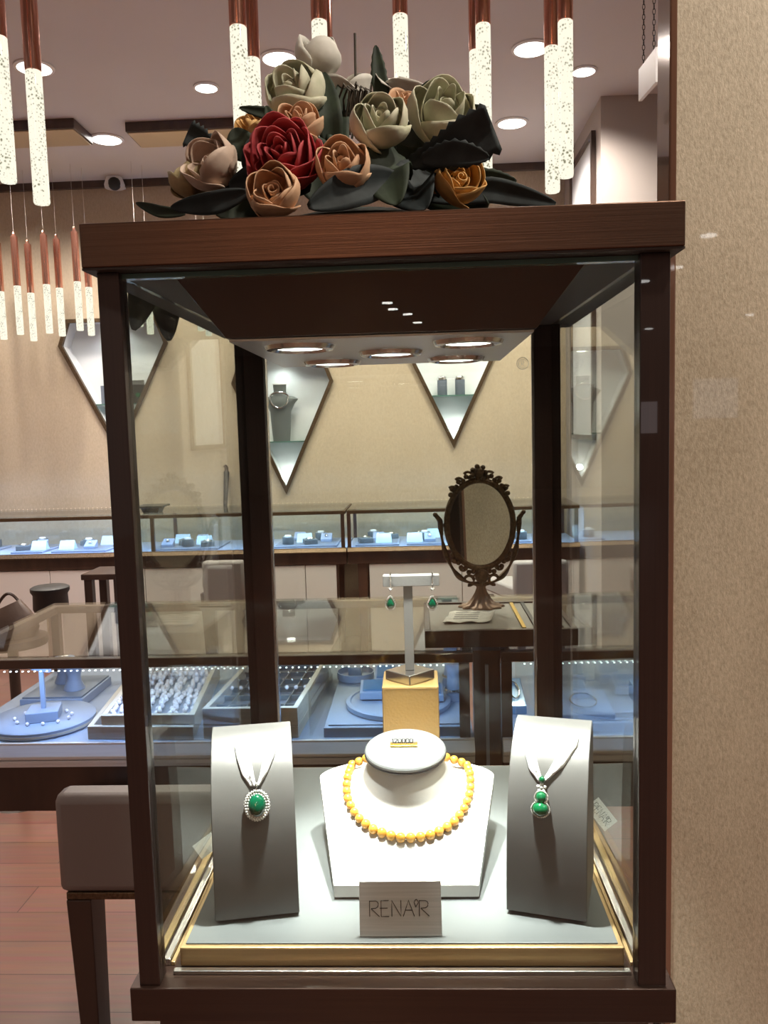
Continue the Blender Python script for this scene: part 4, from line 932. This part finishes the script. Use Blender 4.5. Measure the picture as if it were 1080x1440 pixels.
def pend_right(t, c):
    p, X_, T_, N_ = frame_at(SR, 761, 1137, .0025); pu, X2, T2, N2 = frame_at(SR, 762, 1121, .0025)
    m = MB(c); oval(m, p, X_, T_, N_, 13.6*K, 11.6*K, [(.96,-.001),(1,0),(1,.003),(.8,.004)]); oval(m, pu, X2, T2, N2, 9.8*K, 9.2*K, [(.96,-.001),(1,0),(1,.003),(.8,.004)]); hb = m.build('silver_rim', 'silver', t, True)
    m = MB(c)
    for j in range(30):
        a = 2*PI*j/30
        if not .9 < a < 2.25: m.ball(p+X_*(13.2*K*math.cos(a))+T_*(11.3*K*math.sin(a))+N_*.0034, .0009, 6, 4)
        if not 4.0 < a < 5.4: m.ball(pu+X2*(9.5*K*math.cos(a))+T2*(8.9*K*math.sin(a))+N2*.0034, .0009, 6, 4)
    m.build('diamond_row', 'diamond', hb, True)
    m = MB(c); oval(m, p, X_, T_, N_, 11.6*K, 10.2*K, [(1,.002),(1,.004),(.9,.0066),(.62,.0086),(.3,.0097),(.08,.01)])
    oval(m, pu, X2, T2, N2, 7.8*K, 8*K, [(1,.002),(1,.004),(.85,.006),(.5,.0075),(.1,.0081)]); m.build('gourd_stone', 'jade', t, True)
    p2, X_, T_, N_ = frame_at(SR, 762, 1108, .004)
    m = MB(c)
    for j in range(5): m.ball(p2+X_*(.0034*math.cos(2*PI*j/5+.3))+T_*(.0034*math.sin(2*PI*j/5+.3)), .0021, 8, 5)
    m.ball(p2+N_*.0015, .0016, 8, 5); m.build('diamond_flower', 'diamond', t, True)
    p3, X_, T_, N_ = frame_at(SR, 763, 1097, .0045)
    m = MB(c); oval(m, p3, X_, T_, N_, 4.6*K, 5.5*K, [(.9,-.001),(1,.001),(.7,.003),(.2,.004)], 18); m.build('bail_stone', 'jade', t, True)
necklace(SR, 'ribbon_necklace', 'white ribbon necklace with gourd-shaped jade green pendant and diamond flower', [
    ([(738,1040),(739,1062),(744,1082),(757,1099)], [(748,1036),(753,1060),(758,1080),(763,1098)], "RENA'R"),
    ([(792,1046),(782,1066),(772,1084),(763,1098)], [(814,1038),(812,1050),(794,1078),(769,1099)], "RENA'R")], pend_right)

# white price tags hanging behind the stands ---------------------------------
for lab, (pu, pv), sg, txt in (('small white paper tag lying against the left channel beside the left stand', (291,1207), -1, None), ('small white lettered tag leaning at the right edge beside the right stand', (846,1168), 1, "RENA'R")):
    c = atZ(pu, pv, ZB+.010); t = thing('paper_tag', lab, 'tag', c); k = pxm(c.y)
    UU = (RX*.62-UX*.78 if sg > 0 else RX*.80+UX*.60).normalized(); VV = (RX*.78+UX*.62 if sg > 0 else -RX*.60+UX*.80).normalized()
    Nn = (UU.cross(VV)).normalized(); W_, H_ = (22*k, 12*k) if sg > 0 else (17*k, 12*k)
    p = c+Vector((0,0,-min((UU*a*W_+VV*b*H_).z for a in (-1,1) for b in (-1,1))))
    m = MB(c); m.obox(p, UU*W_, VV*H_, Nn*.0004); tg = m.build('tag_paper', 'white', t)
    if txt:
        m = MB(c); letter_mesh(m, txt, lambda s_, h_: p+UU*(W_*(-.85+1.6*s_))+VV*(H_*(-.5+1.0*h_))+Nn*.0006, .0004, 4, 1); m.build('lettering', 'ink', tg)

# bust ----------------------------------------------------------------------
BC = (.006, .232); ZTOP = PT+.112                     # neck axis, underside of the neck cap
BY0, BY1 = .108, .300
def b_half(y):
    q = (y-BY0)/(BY1-BY0)
    return .078+.030*min(1, q/.74) if q < .74 else .108-.05*((q-.74)/.26)**2
def b_z(x, y):
    z = PT+.016+.060*(y-BY0)/(.25-BY0) if y < .25 else PT+.076
    rho = math.hypot(x-BC[0], (y-BC[1]))
    r0, fl = .040, .050
    if rho <= r0: return ZTOP
    q = (rho-r0)/fl
    if q < 1:
        s_ = (1-q)**2.6*(1+.0*q); z = z+(ZTOP-z)*s_
    return z
bust = thing('necklace_bust', 'brightly lit white necklace bust lying back in the middle of the case', 'display bust', (.006, .20, PT))
m = MB(bust.location); top, bot = [], []
NYB, NXB = 64, 64
for j in range(NYB+1):
    y = BY0+(BY1-BY0)*j/NYB; h = b_half(y); top.append([(.006+h*(-1+2*i/NXB), y, b_z(.006+h*(-1+2*i/NXB), y)) for i in range(NXB+1)])
    bot.append([(.006+h*(-1+2*i/NXB), y, max(PT+.003, (PT+.003+.060*(y-BY0)/(.25-BY0) if y < .25 else PT+.063))) for i in range(NXB+1)])
TV = [[m.v(p) for p in r] for r in top]; BV = [[m.v(p) for p in r] for r in bot]
for j in range(NYB):
    for i in range(NXB):
        m.face([TV[j][i], TV[j][i+1], TV[j+1][i+1], TV[j+1][i]]); m.face([BV[j][i], BV[j+1][i], BV[j+1][i+1], BV[j][i+1]])
    m.face([TV[j][0], TV[j+1][0], BV[j+1][0], BV[j][0]]); m.face([TV[j][NXB], BV[j][NXB], BV[j+1][NXB], TV[j+1][NXB]])
for i in range(NXB):
    m.face([TV[0][i], BV[0][i], BV[0][i+1], TV[0][i+1]]); m.face([TV[NYB][i], TV[NYB][i+1], BV[NYB][i+1], BV[NYB][i]])
m.build('chest_board', 'bust', bust, True, angle=50)
m = MB(bust.location); m.box(-.03, .042, .285, .295, PT+.0005, PT+.066); m.box(-.06, .07, .112, .12, PT, PT+.004); m.build('back_leg', 'standsatin', bust)
tiltv = Vector((0, -.13, 1)).normalized()
cap_c = Vector((BC[0], BC[1]-.004, ZTOP+.002))
m = MB(bust.location); m.lathe([(.042, -.004), (.0465, 0), (.049, .003), (.049, .006), (.0475, .0075)], cap_c, 48, tiltv); m.build('neck_cap', 'disc', bust, True)
m = MB(bust.location); m.lathe([(.0475, .0005), (.0496, .0012), (.0496, .0024), (.0475, .003)], cap_c, 48, tiltv, cap=False); m.build('gap_shade', 'ink', bust, True)  # black ring paints the shaded gap under the neck cap
# gold price blocks on the cap
Xc = Vector((1,0,0)); Yc = tiltv.cross(Xc).normalized(); c0 = cap_c+tiltv*.0077+Yc*.006+Xc*(-.002)
t = thing('price_tile', 'small gold price tile with digits lying on the neck cap of the bust', 'price tag', c0)
m = MB(c0); m.obox(c0+tiltv*.0012, Xc*.0165, Yc*.0045, tiltv*.0011); m.build('gold_bar', 'yellowgold', t, bevel=.0004)
m = MB(c0); letter_mesh(m, '120000', lambda s_, h_: c0+Xc*(-.0145+.026*s_)+tiltv*(.0035+.0052*h_)+Yc*(.0005), .00055, 5, 2); m.build('digits', 'ink', t)
m = MB(c0); m.obox(c0+tiltv*.0028, Xc*.0150, Yc*.0012, tiltv*.0006); m.build('digit_rail', 'silver', t)

# golden pearl necklace --------------------------------------------------------
def hit_bust(u, v, lift):
    d = ray(u, v); d = d/d.y
    y = .06
    for k in range(900):
        p = CAM+d*(y-CAM.y)
        if BY0 <= p.y <= BY1 and abs(p.x-.006) <= b_half(p.y) and p.z <= b_z(p.x, p.y)+lift: return p
        y += .0003
    return None
pts = []
curve_px = [(519,1056),(505,1063),(495,1075),(489,1090),(487,1106),(489,1122),(496,1139),(508,1154),(525,1166),(545,1174),(565,1178),(585,1178),(605,1174),(624,1166),(640,1154),(652,1138),(659,1121),(662,1104),(661,1088),(656,1074),(647,1062),(635,1054)]
for u, v in curve_px:
    p = hit_bust(u, v, .0055)
    if p is not None: pts.append(p)
# continue round the back of the neck
a0 = math.atan2(pts[-1].y-BC[1], pts[-1].x-BC[0]); a1 = math.atan2(pts[0].y-BC[1], pts[0].x-BC[0]) % (2*PI)
for k in range(1, 12):
    q = k/12; a = a0+(a1-a0)*q; r = .058; x, y = BC[0]+r*math.cos(a), BC[1]+r*math.sin(a)*.85; pts.append(Vector((x, min(y, BY1-.006), b_z(x, min(y, BY1-.006))+.0056)))
def resample(pts, closed, step):
    P = pts+[pts[0]] if closed else pts; L = [0]
    for a, b in zip(P, P[1:]): L.append(L[-1]+(b-a).length)
    n = round(L[-1]/step); out = []
    for i in range(n):
        s_ = L[-1]*i/n; k = max(j for j in range(len(P)-1) if L[j] <= s_); f = (s_-L[k])/max(1e-9, L[k+1]-L[k]); out.append(P[k].lerp(P[k+1], f))
    return out
pts = resample(pts, True, .0114)
nk = thing('pearl_necklace', 'golden pearl necklace draped round the white bust', 'necklace', (.006, .20, PT+.05))
for p in pts:
    m = MB(nk.location); m.ball(p, .0054+.0004*(p.y < .18), 18, 10); m.build('pearl', 'goldpearl', nk, True)
m = MB(nk.location); m.tube(pts, .0006, 5, True); m.build('thread', 'yellowgold', nk)

# name card --------------------------------------------------------------------
a, b = atZ(506, 1318, PT), atZ(622, 1317, PT); a.z = b.z = PT+.0004
topz = atY(507, 1245, .048).z
Xc = (b-a).normalized(); Nc = Vector((Xc.y, -Xc.x, 0)); h = topz-PT; lean = -Nc*.012
t = thing('name_card', "brushed silver name card reading RENA'R standing before the bust", 'sign', (a+b)/2)
m = MB(t.location); m.hexa([a, b, b-Nc*.0025, a-Nc*.0025], [a+lean+Vector((0,0,h)), b+lean+Vector((0,0,h)), b+lean-Nc*.0025+Vector((0,0,h)), a+lean-Nc*.0025+Vector((0,0,h))]); cb = m.build('card_plate', 'card', t, bevel=.0004)
m = MB(t.location); m.hexa([a+Xc*.02-Nc*.003, b-Xc*.02-Nc*.003, b-Xc*.02-Nc*.028, a+Xc*.02-Nc*.028], [q+Vector((0,0,.0018)) for q in (a+Xc*.02-Nc*.003, b-Xc*.02-Nc*.003, b-Xc*.02-Nc*.028, a+Xc*.02-Nc*.028)]); m.build('card_foot', 'card', t)
m = MB(t.location); w = (b-a).length
letter_mesh(m, "RENA'R", lambda s_, h_: a+Xc*(w*(.125+.725*s_))+(lean+Vector((0,0,h)))*(.365+.29*h_)+Nc*.0003, .00042, 6, 2)
m.build('lettering', 'ink', cb)

# gold box, earring stand, earrings ---------------------------------------------
RY = .335
a, b = atY(537, 968, RY), atY(617, 968, RY); zr = atY(577, 966, RY).z
box_d = .075
t = thing('riser_box', 'tall gold leather box carrying the earring stand', 'display riser', ((a.x+b.x)/2, RY+box_d/2, PT))
m = MB(t.location); m.box(a.x, b.x, RY, RY+box_d, PT+.0004, zr); m.build('box_body', 'goldleather', t, bevel=.0015)
m = MB(t.location)
for x in (a.x+.002, b.x-.002):
    m.box(x-.0003, x+.0003, RY-.0003, RY, PT+.003, zr-.002)
m.box(a.x+.002, b.x-.002, RY-.0003, RY, zr-.0030, zr-.0024); m.build('stitching', 'gold', t)
c = Vector(((a.x+b.x)/2-.0005, RY+.034, zr+.0003)); r = 36*pxm(RY)
t = thing('earring_stand', 'grey satin T-shaped earring stand on the gold box', 'earring stand', c)
m = MB(c); q = lambda z: [c+Vector((-r*1.02, .0, z)), c+Vector((0, -r*.95, z)), c+Vector((r*1.02, 0, z)), c+Vector((0, r*.95, z))]
m.hexa(q(0), q(.0135)); m.build('diamond_base', 'steel', t, bevel=.0012)
ztb = atY(578, 808, c.y).z; zt2 = atY(578, 823, c.y).z; kx = pxm(c.y)
m = MB(c); m.box(c.x-6.5*kx, c.x+6.5*kx, c.y-.004, c.y+.004, c.z+.0135, zt2); m.build('post', 'standlight', t, bevel=.0006)
xl, xr = atY(538.5, 812, c.y).x, atY(617.5, 812, c.y).x
m = MB(c); m.box(xl, xr, c.y-.008, c.y+.008, zt2, ztb); m.build('crossbar', 'standlight', t, bevel=.0008)
for u, lab in ((549, 'left silver drop earring with green pear stone on the T-shaped stand'), (608, 'right silver drop earring with green pear stone on the T-shaped stand')):
    yy = c.y-.0085; p0 = atY(u, 810, yy); p1 = atY(u, 848, yy); k = pxm(yy)
    e = thing('drop_earring', lab, 'earring', p1)
    m = MB(p1); m.tube([(p0.x, c.y+.009, ztb-.006), (p0.x, c.y+.0095, ztb+.001), (p0.x, yy-.001, ztb+.0022), (p0.x, yy-.0015, ztb-.004), (p0.x, yy-.0012, atY(u, 826, yy).z)], .0009, 6)
    for i in range(5): m.ball((p0.x, yy-.0022, ztb-.001-.0028*i), .0012, 7, 5)
    m.build('hook', 'silver', e, True)
    m = MB(p1); q0 = atY(u, 829, yy); m.ball(q0, .0021, 10, 6); m.ball(q0-Vector((.0018,0,-.0012)), .0013, 8, 5); m.ball(q0+Vector((.0018,0,.0012)), .0013, 8, 5); m.ball(q0-Vector((0,0,.0035)), .001, 8, 5); m.build('link', 'diamond', e, True)
    def tear(s_, yoff, n=28):
        out = []
        for j in range(n):
            a_ = 2*PI*j/n; zz = math.cos(a_); xx = math.sin(a_)*(1-.45*max(0, zz)**1.0)
            out.append(p1+Vector((8.2*k*s_*xx, yoff, (11*k*s_*zz*(1.15 if zz > 0 else .92))-.001)))
        return out
    m = MB(p1); m.loft([tear(1, .001), tear(1, -.001), tear(.72, -.001), tear(.72, .001), tear(1, .001)], False); hb = m.build('halo', 'silver', e, True)
    m = MB(p1)
    for q in tear(.88, -.0015, 24): m.ball(q, .0009, 6, 4)
    m.build('diamond_row', 'diamond', hb, True)
    m = MB(p1); m.loft([tear(.64, .001), tear(.66, -.0008), tear(.50, -.0028), tear(.22, -.0036)]); m.build('pear_stone', 'emerald', e, True)

# ------------------------------------------------------------------ silk flowers on the case
fa = thing('flower_arrangement', 'silk rose arrangement with dark leaves lying on top of the display case', 'flower arrangement', (-.02, .2, HT))
FO = fa.location
PM = {'pale': petalmat('petal_pale_green', (.44,.45,.31), (.62,.60,.46)), 'white': petalmat('petal_white', (.56,.54,.47), (.68,.66,.60)),
      'peach': petalmat('petal_peach', (.55,.30,.17), (.68,.45,.28)), 'orange': petalmat('petal_orange', (.55,.29,.08), (.68,.42,.16)),
      'blush': petalmat('petal_blush', (.52,.38,.29), (.64,.50,.40)), 'red': petalmat('petal_red', (.38,.035,.045), (.52,.085,.09)),
      'dry': petalmat('petal_dry', (.26,.20,.09), (.40,.31,.17))}
def rose(u, v, d_px, Y, kind, face=(0,-.8,.55), layers=((.30,3,.92),(.62,3,.97),(1.0,4,.90)), flare=-.02, squash=1.0, seed=0, roll=0):
    rnd = random.Random(seed*131+int(u*7)); c = atY(u, v, Y); R_ = d_px/2*pxm(Y)*1.17
    q = Vector((0,0,1)).rotation_difference(Vector(face).normalized()).to_matrix()
    m = MB(FO)
    for li, (rr, n, hh) in enumerate(layers):
        ph = rnd.random()*6
        for k in range(n):
            a0 = ph+2*PI*k/n+rnd.uniform(-.15,.15); w = 2*PI/n*(.90 if n > 3 else .80); rad = R_*rr*rnd.uniform(.94,1.06); H = R_*1.15*hh*rnd.uniform(.93,1.07)
            P = []
            NI, NJ = 8, 9
            for i in range(NI+1):
                t_ = i/NI; row = []
                prof_r = rad*(math.sin(min(1, t_*1.25)*PI*.5)**.7)*(1-.16*max(0,t_-.5)*2)*(1+flare*rr*max(0, t_-.72)*2.2)
                for j in range(NJ+1):
                    s_ = -1+2*j/NJ; edge = (1-abs(s_)**2.4*.30*t_)
                    ang = a0+s_*w*(.45+.55*math.sin(PI*min(1, t_*.75+.12)))
                    wav = 1+.045*math.sin(s_*5+ph+k)*t_
                    z_ = -R_*.62+H*1.35*t_*edge
                    if rr < .4: z_ += R_*.10
                    rr2 = prof_r*wav*(1+.10*abs(s_)*s_)
                    row.append(c+q@Vector((rr2*math.cos(ang), rr2*math.sin(ang)*squash, z_)))
                P.append(row)
            m.grid(P)
    if True:   # closed heart
        for k in range(2):
            P = []
            for i in range(7):
                t_ = i/6; row = []
                for j in range(15):
                    a_ = j/14*PI*1.9+k*PI; r_ = R_*(.05+.10*k+.012*j)*(.6+.4*t_); row.append(c+q@Vector((r_*math.cos(a_), r_*math.sin(a_), -R_*.3+R_*.95*t_*(1-.12*k))))
                P.append(row)
            m.grid(P)
    return m.build('rose', PM[kind], fa, True, solid=.0009, angle=80)
rose(420,140,76,.20,'pale',(-.25,-.85,.5),seed=1,flare=-.15)
rose(535,181,74,.115,'pale',(.05,-.9,.40),seed=2,flare=-.15)
rose(621,170,86,.17,'pale',(.15,-.85,.5),seed=3,flare=-.08)
rose(447,98,56,.25,'white',(.05,-.25,.95),layers=((.35,3,.7),(.7,3,1.0),(1.0,3,1.15)),seed=4,flare=-.25)
rose(487,142,58,.27,'white',(.0,-.4,.9),layers=((.5,3,.7),(1.0,4,1.0)),seed=5,flare=.2)
rose(562,136,62,.29,'white',(.2,-.3,.9),layers=((.5,3,.6),(1.0,4,.8)),seed=6,flare=.6)
rose(403,229,88,.095,'red',(-.1,-.95,.25),layers=((.24,3,.95),(.42,4,.93),(.62,5,.9),(.82,5,.85),(1.0,6,.78)),seed=7,flare=.3)
rose(355,187,42,.17,'orange',(-.3,-.7,.6),seed=8)
rose(421,184,58,.15,'peach',(.15,-.75,.65),seed=9,flare=.05)
rose(307,241,70,.15,'blush',(-.45,-.75,.45),layers=((.4,3,.7),(.75,4,.95),(1.0,4,1.0)),seed=10,flare=.05)
rose(483,243,70,.085,'peach',(.0,-.9,.45),seed=11,flare=-.05)
rose(388,277,64,.055,'peach',(-.05,-.95,.25),layers=((.4,3,.8),(.8,4,1.0),(1.0,4,1.0)),seed=12,flare=-.05)
rose(642,262,62,.13,'orange',(.25,-.85,.3),layers=((.4,3,.8),(.75,4,1.0),(1.0,4,1.0)),seed=13,flare=.1)
rose(570,153,40,.21,'peach',(.1,-.6,.75),seed=14,flare=.4)
rose(273,264,50,.17,'dry',(-.35,-.4,.85),layers=((.4,3,.8),(.8,4,1.0),(1.0,4,1.1)),seed=15,flare=-.2)
def leaf(pts, w_px, mat='leaf', serr=0, fold=.25, tipcut=False, name='leaf'):
    """pts: (u, v, Y) along the midrib; w_px full width at the widest"""
    raw = not pts[0][0] > 5
    C_ = [Vector(p) for p in pts] if raw else [atY(*p) for p in pts]; n = 18; P = []
    def at(q):
        q = q*(len(C_)-1); i = min(int(q), len(C_)-2); return C_[i].lerp(C_[i+1], q-i)
    def sm(q):
        return (at(max(0, q-.08))+at(q)*2+at(min(1, q+.08)))/4
    k = pxm(C_[0].y)*w_px*.5
    for i in range(n+1):
        q = i/n; p = sm(q); d = (sm(min(1, q+.03))-sm(max(0, q-.03))).normalized()
        view = (p-CAM).normalized(); side = d.cross(view)
        if side.length < .05: side = d.cross(Vector((0,0,1)))
        side.normalize(); nrm = side.cross(d).normalized()
        wd = k*(math.sin(PI*min(1, q*.92+.06))**.75 if not tipcut else min(1, .25+q*1.1))
        row = []
        for j in range(7):
            s_ = -1+j/3; ww = wd*(1+(serr*(.5 if i % 2 else -.5) if abs(s_) > .9 else 0))
            row.append(p+side*(s_*ww)+nrm*(-abs(s_)*wd*fold))
        P.append(row)
    m = MB(FO); m.grid(P); return m.build(name, MT[mat], fa, True, solid=.0011, angle=80)
leaf([(470,225,.20),(462,160,.19),(455,100,.22)], 36)
leaf([(480,240,.18),(474,180,.20),(482,110,.25)], 32)
leaf([(400,195,.16),(378,160,.15),(335,151,.13)], 16, serr=.1)
leaf([(390,215,.12),(385,180,.12),(374,148,.13)], 20)
leaf([(318,222,.19),(290,202,.18),(262,186,.17)], 34, 'leafblue', serr=.25, tipcut=True)
leaf([(330,215,.20),(300,212,.19),(272,202,.18)], 12)
leaf([(545,165,.26),(534,115,.26),(528,62,.27)], 22, serr=.12)
leaf([(585,165,.22),(596,140,.21),(606,112,.20)], 26)
leaf([(640,190,.24),(660,168,.23),(684,152,.22)], 36)
leaf([(575,230,.12),(630,212,.10),(697,178,.09)], 62, 'leafblue', serr=.18, tipcut=True)
leaf([(590,225,.10),(640,215,.09),(690,222,.09)], 34, 'leafblue', serr=.2)
leaf([(600,280,.15),(690,266,.16),(785,287,.18)], 34, 'leafblue')
leaf([(630,262,.19),(680,250,.19),(728,255,.20)], 26, serr=.12)
leaf([(350,270,.06),(300,286,.06),(238,292,.07)], 30, 'leafblue')
leaf([(262,300,.10),(225,298,.10),(190,285,.11)], 16)
leaf([(440,262,.10),(380,250,.11),(320,262,.12)], 52, 'leafblue')
leaf([(560,250,.10),(500,262,.07),(430,292,.05)], 50, 'leafblue')
leaf([(560,215,.14),(540,240,.10),(560,290,.07)], 70, 'leaf')
leaf([(500,210,.16),(520,240,.14),(500,290,.10)], 80, 'leaf')
leaf([(600,240,.16),(580,265,.12),(600,295,.09)], 70, 'leafblue')
leaf([(470,215,.17),(440,230,.16),(450,290,.14)], 70, 'leaf')
leaf([(350,225,.16),(340,205,.15),(328,180,.15)], 40, 'leaf')
leaf([(345,240,.13),(365,215,.12),(350,195,.13)], 40, 'leafblue')
leaf([(600,235,.2),(610,262,.18),(690,292,.16)], 60, 'leaf')
leaf([(320,262,.2),(350,280,.17),(300,300,.15)], 60, 'leaf')
leaf([(560,190,.23),(585,205,.2),(575,240,.18)], 60, 'leaf')
# two leaves drooping over the case's left edge
leaf([(-.235,.20,HT+.014), (-.268,.20,HT+.006), (-.276,.20,HT-.03), atY(187,467,.19)], 44)
leaf([(-.235,.28,HT+.014), (-.268,.28,HT+.006), (-.274,.28,HT-.03), atY(238,482,.27)], 44)
m = MB(FO); m.tube([atY(502, 170, .24), atY(500, 110, .24), atY(499, 47, .24)], .0016, 6); m.build('bare_stem', 'stem', fa)
for i in range(6):
    m = MB(FO); u = 478+6*i
    m.tube([atY(u+2, 190, .22), atY(u-2+i, 140, .21), atY(u+6, 118+3*(i % 3), .20), atY(u+14, 128, .20), atY(u+9, 165, .21), atY(u+5, 195, .21)], .0013, 6); m.build('curly_twig', 'stem', fa, True)
m = MB(FO); m.lathe([(.13, 0), (.135, .012), (.12, .04), (.06, .055)], (-.03, .22, HT+.0005), 28, sx=1.0, sy=.7); m.build('foam_base', 'foam', fa, True)
